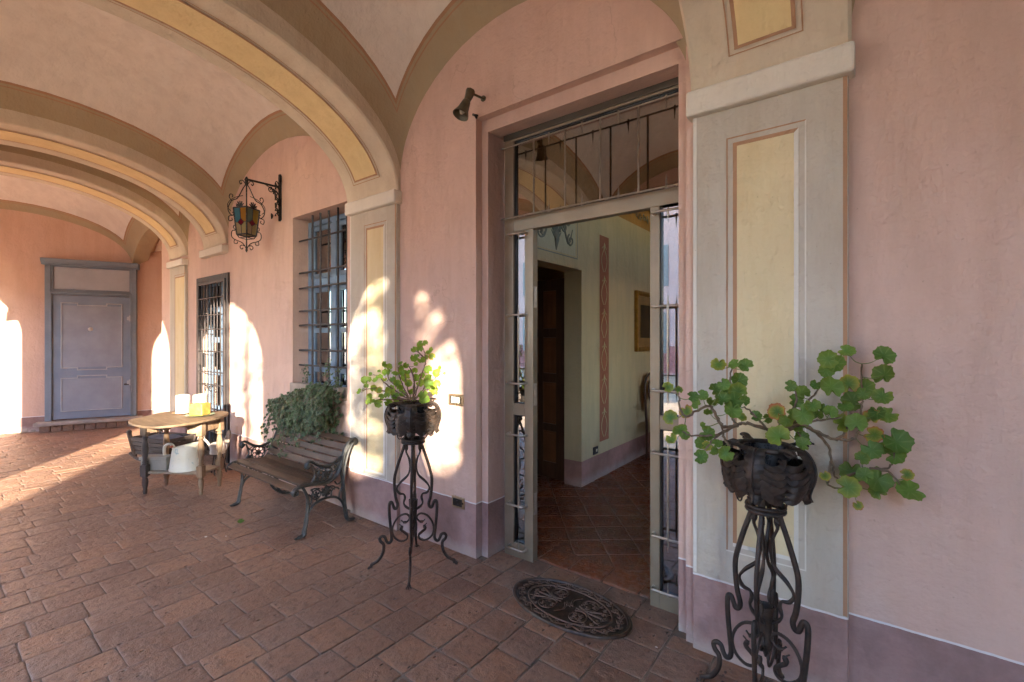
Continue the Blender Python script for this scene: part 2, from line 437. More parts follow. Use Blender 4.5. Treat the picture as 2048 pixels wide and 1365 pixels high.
# ---- facade wall of the house
DX0 = onY(952, 500, WY).x; DX1 = onY(1372, 500, WY).x          # outer step of the door opening
EX0 = onY(976, 500, 2.40).x; EX1 = onY(1357, 500, 2.40).x      # inner reveal
WX0, WX1, WZ0, WZ1 = -4.565, -3.615, .945, 2.715               # window opening
GX0, GX1, GZ1 = -7.04, -6.10, 2.27                             # barred door opening
house = thing('house_wall', 'pink plastered house wall with mauve base band, arched top and pilasters', 'wall', (-3.5, WY, 0))
mb = MB()
wall_strip(mb, -8.53, 5.6, 0, 4.7, [(DX0, DX1, 0, 3.0, 0), (WX0, WX1, WZ0, WZ1, 0), (GX0, GX1, 0, GZ1, 0)], WY, 2.40)
mb.build('plaster_wall', m_pink, house)
mb = MB()
wall_strip(mb, -8.53, 5.6, 0, 4.7, [(EX0, EX1, 0, 2.915, 0), (WX0, WX1, WZ0, WZ1, 0), (GX0, GX1, 0, GZ1, 0)], 2.4005, 2.66)
mb.build('wall_core', m_reveal, house)

def panel_flat(mb, x0, x1, z0, z1, y, w=.017, gap=.022, lw=.006):
    """painted panel: 0 yellow 1 brown 2 white ; brown on the left and top, white on the right and bottom"""
    e = .0012
    mb.quad((x0, y, z0), (x1, y, z0), (x1, y, z1), (x0, y, z1), 0)
    def fr(a0, a1, b0, b1, t, yy):
        mb.quad((a0-t, yy, b0), (a0, yy, b0), (a0, yy, b1), (a0-t, yy, b1+t), 1)
        mb.quad((a0-t, yy, b1+t), (a0, yy, b1), (a1, yy, b1), (a1+t, yy, b1+t), 1)
        mb.quad((a1, yy, b0), (a1+t, yy, b0-t), (a1+t, yy, b1+t), (a1, yy, b1), 2)
        mb.quad((a0-t, yy, b0), (a0, yy, b0), (a1, yy, b0), (a1+t, yy, b0-t), 2)
        mb.quad((a0-t, yy, b0), (a0-t, yy, b0-t), (a1+t, yy, b0-t), (a0, yy, b0), 2)
    fr(x0, x1, z0, z1, w, y)
    fr(x0-w-gap, x1+w+gap, z0-w-gap, z1+w+gap, lw, y)

PY = 2.305
def pilaster(xa, xb, zc0, zc1, pan, wl=True, caponly=False):
    if not caponly:
        mb = MB(); mb.box(xa, xb, PY, WY+.01, 0, zc0+.02, 0)
        p = mb.build('pilaster', m_taupe, house, bevel=.006)
        mb = MB()
        mb.quad((xa+.004, PY-.002, .374), (xa+.020, PY-.002, .374), (xa+.020, PY-.002, zc0), (xa+.004, PY-.002, zc0), 2)
        mb.quad((xb-.018, PY-.002, .374), (xb-.004, PY-.002, .374), (xb-.004, PY-.002, zc0), (xb-.018, PY-.002, zc0), 1)
        if pan: panel_flat(mb, *pan, PY-.0022)
        mb.build('painted_panel', [m_yel, m_brn, m_wht], p, fixn=False)
        par = p
    else: par = house
    mb = MB(); mb.box(xa-.022, xb+.022, PY-.042, WY+.012, zc0, zc1)
    mb.build('capital', m_cap, par, bevel=.012)

xa = onY(1385, 600, PY).x; xb = onY(1697, 600, PY).x
A0 = (xa, xb)
pa = onY(1474, 290, PY); pb = onY(1588, 1105, PY)
pilaster(xa, xb, 2.565, 2.685, (pa.x, pb.x, .56, 2.385))
pa = onY(735, 470, PY); pb = onY(767, 470, PY)
pilaster(-3.52, -2.895, 2.555, 2.66, (pa.x, pb.x, .42, 2.40))
pilaster(-6.80, -6.13, 2.54, 2.635, None, caponly=True)
pa = onY(351, 560, PY); pb = onY(369, 560, PY)
pilaster(-8.05, -7.45, 2.52, 2.61, (pa.x, pb.x, .42, 2.36))
pilaster(2.30, 2.95, 2.57, 2.68, (2.5, 2.75, .56, 2.38))

# ---- vaulted ceiling
YC, AV, AA, Z0, BB = .77, 1.578, 1.54, 2.655, .80
vault = thing('vaulted_ceiling', 'cream painted vaulted ceiling with taupe borders and yellow panelled arches', 'ceiling', (-3.5, .77, 2.66))
def vault_bay(xa, xb, lz, lb, xfun=None, fld=True):
    qs = [0, 3, 6, 10, 14, 17, 19.3, 19.95, 21.2, 22.6, 26, 30, 36, 42, 50, 58, 66, 74, 82, 90]
    th = qs+[180-a for a in qs[-2::-1]]
    def fn(u, v):
        t = R(u); p = R(v); y = YC-AV*math.cos(p)
        x0, x1 = (xa, xb) if not xfun else (xfun(y), xb)
        x = (x0+x1)/2-(x1-x0)/2*math.cos(t)
        z = Z0+BB*math.sin(p)+lb*math.sin(t)+(lz-Z0)*math.sin(p)
        z += .006*noise.noise((x*1.3, y*1.3, 3.0))
        return (x, y, z)
    def mf(u, v):
        q = min(u, 180-u, v, 180-v)
        if not fld: return 0
        if q < 19.3: return 0
        if q < 19.95: return 1
        if q < 21.2: return 0
        if q < 22.6: return 1
        return 2
    mb = MB(); mb.grid(fn, th, th, mf)
    mb.build('vault_bay', [m_band, m_brn, m_field], vault, smooth=180)
def arch(xa, xb, px0=None, px1=None, a=AA, z0=Z0, b=BB-.015):
    mb = MB(); phis = [180*i/60 for i in range(61)]
    def pt(x, ph, off=0):
        p = R(ph); return (x, YC-(a+off)*math.cos(p), z0+(b+off)*math.sin(p)+.004*noise.noise((x*2, ph*.06, 1)))
    mb.grid(lambda u, v: pt(u, v), [xa+.012]+[xa+(xb-xa)*i/6 for i in range(1, 6)]+[xb-.012], phis)
    for x, xi in ((xa, xa+.012), (xb, xb-.012)):
        mb.grid(lambda u, v: pt(xi if u < .5 else x, v, 0 if u < .5 else (.010 if u < 1.5 else .3)), [0, 1, 2], phis)
    o = mb.build('transverse_arch', m_arch, vault, smooth=45)
    w = xb-xa
    x0 = px0 if px0 is not None else xa+w*.30; x1 = px1 if px1 is not None else xb-w*.30
    f0, f1 = 12.5, 167.5; e = -.006
    n = [f0+(f1-f0)*i/56 for i in range(57)]
    mb = MB()
    def strip(a0, a1, ph, m): mb.grid(lambda u, v: pt(u, v, e), [a0, a1], ph, lambda u, v: m)
    strip(x0, x1, n, 0)
    for t0, t1 in ((0, .016), (.036, .042)):
        ph = [f0-t1*55+(f1-f0+t1*110)*i/56 for i in range(57)]
        strip(x0-t1, x0-t0, ph, 1); strip(x1+t0, x1+t1, ph, 1)
        for fa, sg in ((f0, -1), (f1, 1)):
            strip(x0-t0, x1+t0, sorted([fa+sg*t0*55, fa+sg*t1*55]), 1)
    mb.build('painted_panel', [m_yelarch, m_brn], o, smooth=180, fixn=False)
vault_bay(-2.895, A0[0]-.005, 2.70, .88)
vault_bay(-6.12, -3.575, 2.67, .82)
vault_bay(-7.455, -6.80, 2.66, .55)
xend = lambda y: P0.x+D0.x/D0.y*(y-P0.y)-.02
vault_bay(None, -8.10, 2.64, .62, xend)
vault_bay(A0[1]+.005, 2.30, 2.70, .88)
vault_bay(2.95, 5.6, 2.70, .88)
arch(A0[0]-.01, A0[1]+.01, pa.x*0+onY(1479, 30, 2.3).x, onY(1585, 30, 2.3).x)
arch(-3.58, -2.89, -3.39, -3.11)
arch(-6.81, -6.11); arch(-8.11, -7.45); arch(2.29, 2.96)
# niche beside the far wall: a small arch and a vault behind the end of the house wall
mb = MB()
ph = [i*6 for i in range(31)]
nx0, nx1 = -10.16, -7.75
def nich(off, y): return lambda u, v: ((nx0+nx1)/2-((nx1-nx0)/2+off)*math.cos(R(u)), v, 2.62+(.70+off)*math.sin(R(u)))
mb.grid(nich(-.03, 0), ph, [2.345, 2.45, 2.56])
mb.grid(lambda u, v: nich(-.03+.3*v, 0)(u, 2.345), ph, [0, 1])
mb.grid(lambda u, v: nich(-.03+.12*v, 0)(u, 2.56), ph, [0, 1])
mb.build('niche_arch', m_band, vault, smooth=45)
mb = MB()
ph2 = [0, 3, 6, 9, 12, 15, 16, 19, 22, 30, 45, 60, 90, 120, 150, 180]
mb.grid(lambda u, v: nich(.06, 0)(u, v), ph2, [2.54, 2.62, 2.635, 3.0, 4.2], lambda u, v: 0 if (u < 15 or v < 2.62) else (1 if u < 16 or v < 2.635 else 2))
mb.build('niche_vault', [m_band, m_brn, m_field], vault, smooth=180)

# ---- end wall and arcade wall
endwall = thing('end_wall', 'orange pink plastered end wall of the portico holding the blue grey door', 'wall', endw(0, 0))
mb = MB()
wall_strip(mb, -3.2, 3.0, 0, 4.7, [], -.35, 0, lambda x, y, z: endw(x, z, y))
mb.build('plaster_wall', m_pinkend, endwall)
mb = MB()   # closes the niche beyond the house wall
mb.box(-10.4, -8.3, 4.2, 4.3, 0, 4.0); mb.box(-8.56, -8.53, 2.661, 4.2, 0, 4.0)
mb.build('niche_wall', m_pinkend, endwall)
# flaked plaster / rubble course at the foot of the end wall
mb = MB()
random.seed(5)
for i in range(26):
    s = -1.25+i*.07+random.uniform(-.02, .02)
    if -.62 < s < .72: continue
    h = random.uniform(.03, .07); w = random.uniform(.03, .05)
    mb.box(-w, w, -.01, .02, 0, h, 0, Matrix.Translation(endw(s, 0))@Matrix.Rotation(math.atan2(D0.y, D0.x), 4, 'Z'))
mb.build('flaked_base_course', m_stone, endwall, bevel=.01)

arcade = thing('arcade_wall', 'pink arcade wall of piers and arches opening to the courtyard', 'wall', (-3, -.8, 0))
mb = MB()
YA, YB = -.785, -1.085
ops = [(.56, 2.32, 0, 2.68, .84), (-2.87, A0[0], 0, 2.68, .80), (-5.48, -3.60, 0, 2.66, .80), (-10.6, -7.80, 0, 2.55, .60)]
wall_strip(mb, -12.6, 5.6, 0, 4.7, ops, YA, YB)
mb.build('plaster_wall', m_pink, arcade)
sidew = thing('side_wall', 'pink end wall closing the portico on the camera side', 'wall', (5.6, 1, 0))
mb = MB(); mb.box(5.6, 5.9, -1.1, 2.7, 0, 4.7); mb.build('plaster_wall', m_pink, sidew)
roof = thing('house_roof', 'tiled roof over the vaults of the portico', 'roof', (-3.5, 1, 4.7))
mb = MB(); mb.prism([(-1.6, 4.62), (3.2, 5.9), (8.0, 4.9), (8.0, 4.75), (3.2, 5.7), (-1.6, 4.5)], lambda a, b, d: (d, a, b), -13, 6.2)
mb.build('roof_slope', m_roof, roof)

# ---- floors
def tile_field(mb, cols, gapfn, T=None, zt=0.0, rnd=random):
    for (x0, x1, y0, y1, gap, zz) in cols:
        g = gap/2; dz = rnd.uniform(-.0010, .0010)+zz
        tx = rnd.uniform(-.0012, .0012); ty = rnd.uniform(-.0012, .0012)
        cx, cy = (x0+x1)/2, (y0+y1)/2; hx, hy = (x1-x0)/2-g, (y1-y0)/2-g
        jit = [rnd.uniform(-.0022, .0022) for _ in range(8)]
        k = 4; ring = []
        cor = [(-hx+jit[0], -hy+jit[1]), (hx+jit[2], -hy+jit[3]), (hx+jit[4], hy+jit[5]), (-hx+jit[6], hy+jit[7])]
        for i in range(4):
            a, b = cor[i], cor[(i+1) % 4]
            for j in range(k):
                t = j/k; w = 0.0 if j == 0 else rnd.uniform(-.0012, .0012)
                px_, py_ = a[0]+(b[0]-a[0])*t, a[1]+(b[1]-a[1])*t
                if j == 0: px_ *= 1-.0022/hx*rnd.uniform(.2, 1.6); py_ *= 1-.0022/hy*rnd.uniform(.2, 1.6)
                ring.append((px_+w, py_+w))
        n = len(ring); vs = []; cs = []
        for ins, z, c in ((0, -.014, 1), (0, -.0022, 1), (.003, -.0006, .7), (.011, 0, .25), (.04, .0002, 0)):
            for (a, b) in ring:
                fx = 1-ins/hx; fy = 1-ins/hy
                aa, bb = a*fx, b*fy
                vs.append((cx+aa, cy+bb, zt+dz+z+tx*aa/hx+ty*bb/hy)); cs.append((c, 0, 0, 1))
        o = len(mb.v)
        mb.add(vs, [(r*n+i, r*n+(i+1) % n, (r+1)*n+(i+1) % n, (r+1)*n+i) for r in range(4) for i in range(n)]+[tuple(4*n+i for i in range(n))], 0, T)
        for i, c in enumerate(cs): mb.c[o+i] = c
rnd = random.Random(11)
cols = []
x = 2.6
while x > -11.3:
    near = x > -2.1
    w = rnd.uniform(.198, .222) if x > -6.0 else rnd.uniform(.125, .14)
    y = -1.02+rnd.uniform(0, .22)-.25
    while y < 2.60:
        l = rnd.uniform(.205, .225) if near else (rnd.uniform(.225, .262) if x > -6.0 else rnd.uniform(.25, .29))
        ymax = 2.585 if EX0-.05 < x-w/2 < EX1+.05 else (2.36 if x > -8.5 else 4.0)
        y1 = min(y+l, ymax)
        if y1-y > .05: cols.append((x-w, x, y, y1, .0095 if near else (.0042 if x > -6 else .006), 0))
        if y+l >= ymax: break
        y += l
    x -= w
mb = MB(); tile_field(mb, cols, None, rnd=rnd)
floor = mb.build('portico_floor', m_tile, None, smooth=50, attr=True, fixn=False)
tag(floor, kind='structure')
mb = MB(); mb.quad((-12.5, -1.1, -.0062), (2.8, -1.1, -.0062), (2.8, 2.6, -.0062), (-12.5, 2.6, -.0062))
mb.quad((-12.5, 2.6, -.0062), (-8.5, 2.6, -.0062), (-8.5, 4.3, -.0062), (-12.5, 4.3, -.0062))
tag(mb.build('floor_mortar', m_mortar, None, fixn=False), kind='structure')
cols = []; x = -1.992
while x < -.7:
    cols.append((x, x+.236, 2.587, 2.80, .008, .010)); x += .236
mb = MB(); tile_field(mb, cols, None, rnd=rnd)
T = Matrix.Translation((-1.6, 4.3, 0))@Matrix.Rotation(R(39), 4, 'Z')
cols = []
for i in range(-13, 13):
    for j in range(-13, 13):
        c = T@Vector((i*.235+.117, j*.235+.117, 0))
        if -3.6 < c.x < 2.3 and 2.72 < c.y < 6.6: cols.append((i*.235, (i+1)*.235, j*.235, (j+1)*.235, .006, .004))
tile_field(mb, cols, None, T, rnd=rnd)
tag(mb.build('interior_floor', m_tilein, None, smooth=50, attr=True, fixn=False), kind='structure')
mb = MB(); mb.quad((-8.5, 2.602, -.004), (2.4, 2.602, -.004), (2.4, 7, -.004), (-8.5, 7, -.004))
tag(mb.build('floor_mortar', m_mortar, None, fixn=False), kind='structure')
mb = MB(); mb.quad((-90, -90, -.06), (90, -90, -.06), (90, 90, -.06), (-90, 90, -.06))
tag(mb.build('ground', m_ground, None, fixn=False), kind='structure')

# ---- interior room behind the entrance
room = thing('interior_room', 'dim painted room seen through the open entrance, green walls with red strip', 'room', (-2.256, 4.1, 0))
XW = -2.256
mb = MB()
mb.box(XW-.20, XW, 4.105, 6.6, 0, 2.92)                       # left wall beyond the doorway
mb.box(XW-.20, XW, 2.661, 3.05, 0, 2.92); mb.box(XW-.20, XW, 3.05, 4.105, 2.19, 2.92)
mb.build('side_wall', m_green, room)
mb = MB()
mb.box(XW-.2, 2.2, 6.6, 6.75, 0, 2.92)
wall_strip(mb, 2.661, 6.6, 0, 2.92, [(3.7, 4.7, .9, 2.2, 0)], 0, .2, lambda x, y, z: (2.2+y, x, z))  # unseen opening added to let sky light into the room
mb.build('back_wall', m_intr, room)
mb = MB()
mb.box(XW-.2, 2.4, 2.661, 6.75, 3.25, 3.35)
mb.grid(lambda u, v: (XW+.33*(1-math.cos(R(u))), v, 2.92+.33*math.sin(R(u))), [0, 18, 36, 54, 72, 90], [2.661, 6.6])
mb.grid(lambda u, v: (v, 6.6-.33*(1-math.cos(R(u))), 2.92+.33*math.sin(R(u))), [0, 18, 36, 54, 72, 90], [XW, 2.2])
mb.build('coved_ceiling', m_ochre, room, smooth=60)
mb = MB(); mb.box(-8.5, -2.46, 6.6, 6.7, 0, 3.3); mb.box(-8.5, -8.4, 2.661, 6.6, 0, 3.3); mb.box(-8.5, -2.46, 2.661, 6.7, 3.26, 3.3)
mb.build('far_room_wall', m_intr, room)
# painted decoration: red strip with pale scrolls, frieze panel with grey scrolls, leafy border
xs = XW+.002
mb = MB(); mb.quad((xs, 4.50, .39), (xs, 4.725, .39), (xs, 4.725, 2.62), (xs, 4.50, 2.62), 0)
for y in (4.475, 4.75): mb.quad((xs, y-.006, .36), (xs, y+.006, .36), (xs, y+.006, 2.65), (xs, y-.006, 2.65), 1)
yc = 4.6125
for k in range(6):
    zc = .55+k*.36
    for sg in (-1, 1):
        mb.tube([(xs, yc+sg*.012+sg*.045*math.sin(t*math.pi)*1.2, zc-.12+.24*t) for t in [i/10 for i in range(11)]], .004, 4, m=1)
        mb.tube([(xs, yc+sg*(.03+.02*math.cos(t)), zc+.13+.022*math.sin(t)) for t in [i*.6 for i in range(8)]], .0035, 4, m=1)
    mb.tube([(xs, yc, zc+.12), (xs, yc, zc+.16), (xs, yc, zc+.2)], [.003, .016, .003], 5, m=1)
mb.build('painted_strip', [m_red, m_gold], room, fixn=False)
mb = MB()
xs2 = XW+.0025
mb.quad((xs2, 3.1, 2.31), (xs2, 3.98, 2.31), (xs2, 3.98, 2.80), (xs2, 3.1, 2.80), 0)
for a, b in ((2.285, 2.295),): mb.quad((xs2, 3.1, a), (xs2, 4.02, a), (xs2, 4.02, b), (xs2, 3.1, b), 1)
mb.quad((xs2, 4.01, 2.285), (xs2, 4.02, 2.285), (xs2, 4.02, 2.82), (xs2, 4.01, 2.82), 1)
c0 = 3.62
for sg in (-1, 1):
    pts = [(xs2, c0+sg*(.05+.25*t), 2.50+.09*math.sin(t*7)) for t in [i/14 for i in range(15)]]
    mb.tube(pts, [.018-.012*i/14 for i in range(15)], 5, m=2)
    for (cy, cz, r) in ((.14, 2.56, .055), (.26, 2.45, .06), (.22, 2.62, .04)):
        mb.tube([(xs2, c0+sg*cy+p[0], cz+p[1]) for p in spiral(0, 0, r, .01, 1+sg, 1.4*sg, 18)], .010, 5, m=2)
for a in range(7):
    an = R(30+a*20); mb.tube([(xs2, c0, 2.42), (xs2, c0+.10*math.cos(an), 2.42+.15*math.sin(an))], [.022, .004], 5, m=2)
mb.tube([(xs2, c0, 2.32), (xs2, c0, 2.42), (xs2, c0, 2.62)], [.006, .035, .01], 6, m=2)
mb.build('painted_frieze', [m_cream, m_motif, m_motif], room, fixn=False)
mb = MB(); rr = random.Random(3)
for i in range(70):
    y = 4.1+i*.032; u = R(24+rr.uniform(-6, 6)); bx, bz = XW+.33*(1-math.cos(u))+.004, 2.92+.33*math.sin(u)-.004
    a = rr.uniform(-.9, .9); mb.tube([(bx, y, bz), (bx+.01, y+.03*math.sin(a), bz-.055*math.cos(a))], [.009, .002], 4)
mb.build('painted_leaf_border', m_motif, room, fixn=False)

# ---- courtyard beyond the arcade (seen only as reflections and as shade)
fac = thing('courtyard_house', 'pink house with grey shuttered windows across the courtyard', 'house', (-4, -14, 0))
mb = MB(); mb.box(-15, 6.8, -20, -14, 0, 7.4); mb.build('wall', m_facade, fac)
mb = MB(); mb.prism([(-13.5, 7.35), (-17, 8.4), (-20.5, 7.35)], lambda a, b, d: (d, a, b), -15.4, 7.2); mb.build('roof', m_roof, fac)
for i in range(6):
    for z in (.9, 3.7):
        x = -13.2+i*3.5; mb = MB()
        for sg in (-1, 1):
            mb.box(x+sg*.45-.22, x+sg*.45+.22, -14.0, -13.95, z, z+1.7)
            for q in range(16): mb.box(x+sg*.45-.18, x+sg*.45+.18, -13.95, -13.93, z+.1+q*.098, z+.16+q*.098)
        mb.build('shutter', m_shut, fac)
blocker = thing('sun_blocker', 'unseen plain building added to block the sun from the near arches', 'house', (12, -9, 0))  # unseen mass added to keep low sun off the nearer bays
mb = MB(); mb.prism([(6.3, 0), (12.04, 0), (12.04, 5.22), (10.9, 5.16), (10.6, 4.98), (9.0, 4.86), (7.0, 4.82), (6.3, 4.78)], lambda a, b, d: (a, d, b), -8.8, -8)
mb.prism([(12.05, -8), (22, -8), (26, -11), (16.05, -11)], lambda a, b, d: (a, b, d), 0, 7.6)
mb.build('wall', m_facade, blocker)

# ================================================================== DOORS AND WINDOWS
FY = 2.53
ent = thing('entrance_door_frame', 'bronzed steel entrance frame with barred transom and slim glass sidelights, standing open', 'door', (-1.4, FY, 0))
def zat(px, py, y=FY): return onY(px, py, y).z
L0, L1, L2, L3 = -2.0, onY(1027, 600, FY).x, onY(1049, 600, FY).x, onY(1066, 600, FY).x
R0, R1, R2 = onY(1300, 600, FY).x, onY(1319, 600, FY).x, EX1+.02
TB0, TB1, TT = zat(1068, 457), zat(1068, 430), 2.865
lm0, lm1, lb = zat(1038, 831), zat(1038, 808), zat(1038, 1088)
rm0, rm1, rb = zat(1325, 860), zat(1325, 832), zat(1325, 1190)
mb = MB(); d0, d1 = FY, FY+.055
mb.box(L0, L1, d0, d1, .0, TT, 0); mb.box(L2, L3, d0, d1, 0, TB0, 0)
mb.box(R0, R1, d0, d1, 0, TB0, 0); mb.box(R2-.03, R2, d0, d1, 0, TT, 0)
mb.box(L1, R2-.03, d0, d1, TB0, TB1, 0)
mb.box(L0, R2, d0, d1, TT, 2.93, 0)
mb.box(L0, R2, d0-.012, d0, TT+.012, 2.93, 1)
ltop, rtop = zat(1038, 466), zat(1330, 408)
for (a, b, lo, hi) in ((L1, L2, 0, lb), (L1, L2, lm0, lm1), (L1, L2, ltop, TB0), (R1, R2-.03, 0, rb), (R1, R2-.03, rm0, rm1), (R1, R2-.03, rtop, TB0)):
    mb.box(a, b, d0, d1, lo, hi, 0)
mb.build('frame', [m_steel, m_steeldk], ent, bevel=.003)
mb = MB()   # dark glazing beads
for (a, b, lo, hi) in ((L1, L2, lb, lm0), (L1, L2, lm1, ltop), (R1, R2-.03, rb, rm0), (R1, R2-.03, rm1, rtop), (L1, R2-.03, TB1, TT)):
    t = .006
    mb.box(a, a+t, d0+.012, d0+.03, lo, hi); mb.box(b-t, b, d0+.012, d0+.03, lo, hi)
    mb.box(a+t, b-t, d0+.012, d0+.03, lo, lo+t); mb.box(a+t, b-t, d0+.012, d0+.03, hi-t, hi)
mb.build('glazing_bead', m_blk, ent)
for (a, b, lo, hi) in ((L1, L2, lb, lm0), (L1, L2, lm1, ltop), (R1, R2-.03, rb, rm0), (R1, R2-.03, rm1, rtop), (L1, R2-.03, TB1, TT)):
    mb = MB(); mb.box(a+.002, b-.002, d0+.030, d0+.036, lo+.002, hi-.002); mb.build('glass_pane', m_glass, ent)
for zc in (zat(1068, 594), zat(1068, 790), zat(1068, 1010)):
    mb = MB(); mb.box(L3, L3+.006, d0+.008, d0+.040, zc-.075, zc+.075); mb.tube([(L3+.008, d0+.024, zc-.07), (L3+.008, d0+.024, zc+.07)], .007, 8)
    mb.build('hinge', m_rod, ent, bevel=.002)
# folded door leaf, opened against the inside of the wall
mb = MB(); mb.box(L3-.98, L3-.13, 2.69, 2.73, .03, TB0-.02); mb.build('open_leaf', m_steel, ent, bevel=.003)
GY = 2.49
def spike(mb, x, z, up, y=GY): mb.tube([(x, y, z-.012*up), (x, y, z+.004*up), (x, y, z+.07*up)], [.0065, .0065, .0008], 6)
mb = MB()
zt, zb = onY(1027, 292, GY).z, onY(1027, 435, GY).z
for z in (zt, zb): mb.tube([(L0+.005, GY, z), (EX1+.01, GY, z)], .0062, 6)
for px in (1067.5, 1130, 1200.5, 1277): x = onY(px, 350, GY).x; mb.tube([(x, GY, zb), (x, GY, zt)], .0065, 6)
for px in (1027.7, 1097.8, 1164.2, 1237, 1332.6):
    x = onY(px, 350, GY).x; spike(mb, x, zt, -1); spike(mb, x, zb, 1)
mb.build('transom_grille', m_rodt, ent, smooth=60)
def side_grille(px, pys, xa, xb, pairs):
    mb = MB(); zs = [onY(px, p, GY).z for p in pys]; x = onY(px, 600, GY).x
    for z in zs:
        mb.tube([(xa, FY, z), (xa, GY+.004, z), (xa+.006, GY, z), (xb-.006, GY, z), (xb, GY+.004, z), (xb, FY, z)], .0075, 6)
        mb.lathe([(.012, -.002), (.012, .003), (.008, .004)], 8, (0, 0, 0), 0, Matrix.Translation((xa, FY-.002, z))@Matrix.Rotation(R(90), 4, 'X'))
        mb.lathe([(.012, -.002), (.012, .003), (.008, .004)], 8, (0, 0, 0), 0, Matrix.Translation((xb, FY-.002, z))@Matrix.Rotation(R(90), 4, 'X'))
    for i, j in pairs:
        mb.tube([(x, GY-.001, zs[j]-.07), (x, GY-.001, zs[j]), (x, GY-.001, zs[i]), (x, GY-.001, zs[i]+.07)], [.001, .007, .007, .001], 6)
    spike(mb, x, zs[0], -1); spike(mb, x, zs[-1], 1)
    mb.build('sidelight_grille', m_rod, ent, smooth=60)
side_grille(1037, (466, 630, 768, 872, 1014, 1102), L1-.028, L2+.016, [(1, 2), (3, 4)])
side_grille(1336, (420, 612, 784, 911, 1080, 1190), R1-.032, R2-.004, [(1, 2), (3, 4)])

# ---- window with grille
win = thing('barred_window', 'tall blue framed window behind an iron grille above the bench', 'window', ((WX0+WX1)/2, 2.5, WZ0))
def frame_boxes(mb, xs, zs, y0, y1, m=0):
    for a, b in xs: mb.box(a, b, y0, y1, WZ0, WZ1-.02, m)
    for a, b in zs: mb.box(WX0, WX1, y0+.004, y1-.004, a, b, m)
mb = MB()
xm = (WX0+WX1)/2
frame_boxes(mb, [(WX0, WX0+.05), (WX1-.05, WX1), (xm-.03, xm+.03)], [(WZ0, WZ0+.06), (2.02, 2.11), (WZ1-.07, WZ1-.02)], 2.50, 2.56)
mb.build('frame', m_winblue, win, bevel=.004)
for x0, x1 in ((WX0+.055, xm-.035), (xm+.035, WX1-.055)):
    for z0, z1, rails in ((WZ0+.065, 2.015, (1.19, 1.585)), (2.115, WZ1-.075, ())):
        mb = MB(); w = .045
        mb.box(x0, x0+w, 2.515, 2.55, z0, z1); mb.box(x1-w, x1, 2.515, 2.55, z0, z1)
        mb.box(x0+w, x1-w, 2.517, 2.548, z0, z0+w); mb.box(x0+w, x1-w, 2.517, 2.548, z1-w, z1)
        for r in rails: mb.box(x0+w, x1-w, 2.517, 2.548, r-.025, r+.025)
        s = mb.build('casement', m_winblue, win, bevel=.004)
        mb = MB(); mb.box(x0+w-.004, x1-w+.004, 2.530, 2.534, z0+w-.004, z1-w+.004); mb.build('pane', m_glass, s)
mb = MB(); BY = 2.41
for z in (2.49, 2.165, 2.01, 1.78, 1.635, 1.385, 1.235, 1.04): mb.tube([(WX0-.0, BY, z), (WX1+.0, BY, z)], .0095, 6)
for x in (-4.31, -4.165, -4.02, -3.865, -3.72): mb.tube([(x, BY-.004, WZ0-.0), (x, BY-.004, WZ1)], .0095, 6)
mb.build('grille', m_grate, win, smooth=60)

# ---- barred glazed door
gate = thing('barred_door', 'narrow glazed door behind a hinged iron bar gate beside the wooden table', 'door', ((GX0+GX1)/2, WY, 0))
mb = MB(); y0, y1 = WY-.022, WY+.02
mb.box(GX0-.03, GX0+.03, y0, y1, 0, GZ1+.03); mb.box(GX1-.03, GX1+.03, y0, y1, 0, GZ1+.03); mb.box(GX0+.03, GX1-.03, y0, y1, GZ1-.03, GZ1+.03)
mb.box(GX0+.035, GX0+.075, y0-.012, y0+.014, .04, GZ1-.035); mb.box(GX1-.075, GX1-.035, y0-.012, y0+.014, .04, GZ1-.035)
mb.box(GX0+.075, GX1-.075, y0-.012, y0+.014, GZ1-.075, GZ1-.035); mb.box(GX0+.075, GX1-.075, y0-.012, y0+.014, .04, .08)
mb.build('gate_frame', m_grate, gate, bevel=.003)
mb = MB()
for i in range(1, 8): x = GX0+.075+(GX1-GX0-.15)*i/8; mb.tube([(x, WY-.024, .06), (x, WY-.024, GZ1-.05)], .0085, 6)
for z in (.33, .62, .92, 1.08, 1.34, 1.62, 1.80, 2.02): mb.tube([(GX0+.05, WY-.026, z), (GX1-.05, WY-.026, z)], .0085, 6)
for k in range(3):
    mb.tube([(GX0+.3+.16*k+p[0], WY-.028, .86+p[1]) for p in spiral(0, 0, .05, .012, 0, 1.3)], .006, 5)
mb.build('bars', m_grate, gate, smooth=60)
mb = MB(); mb.box(GX0+.06, GX0+.14, WY-.05, WY-.02, 1.16, 1.33); mb.build('lock_box', m_grate, gate, bevel=.004)
mb = MB(); y0, y1 = 2.44, 2.49
for a, b in ((GX0, GX0+.06), (-6.60, -6.54), (GX1-.06, GX1)): mb.box(a, b, y0, y1, 0, GZ1)
for a, b in ((.0, .10), (.55, .62), (1.02, 1.09), (1.45, 1.52), (1.85, 1.92), (GZ1-.07, GZ1)): mb.box(GX0+.06, GX1-.06, y0+.004, y1-.004, a, b)
mb.build('door_frame', m_winblue, gate, bevel=.004)
mb = MB(); mb.box(GX0+.01, GX1-.01, 2.465, 2.47, .02, GZ1-.02); mb.build('pane', m_glass, gate)

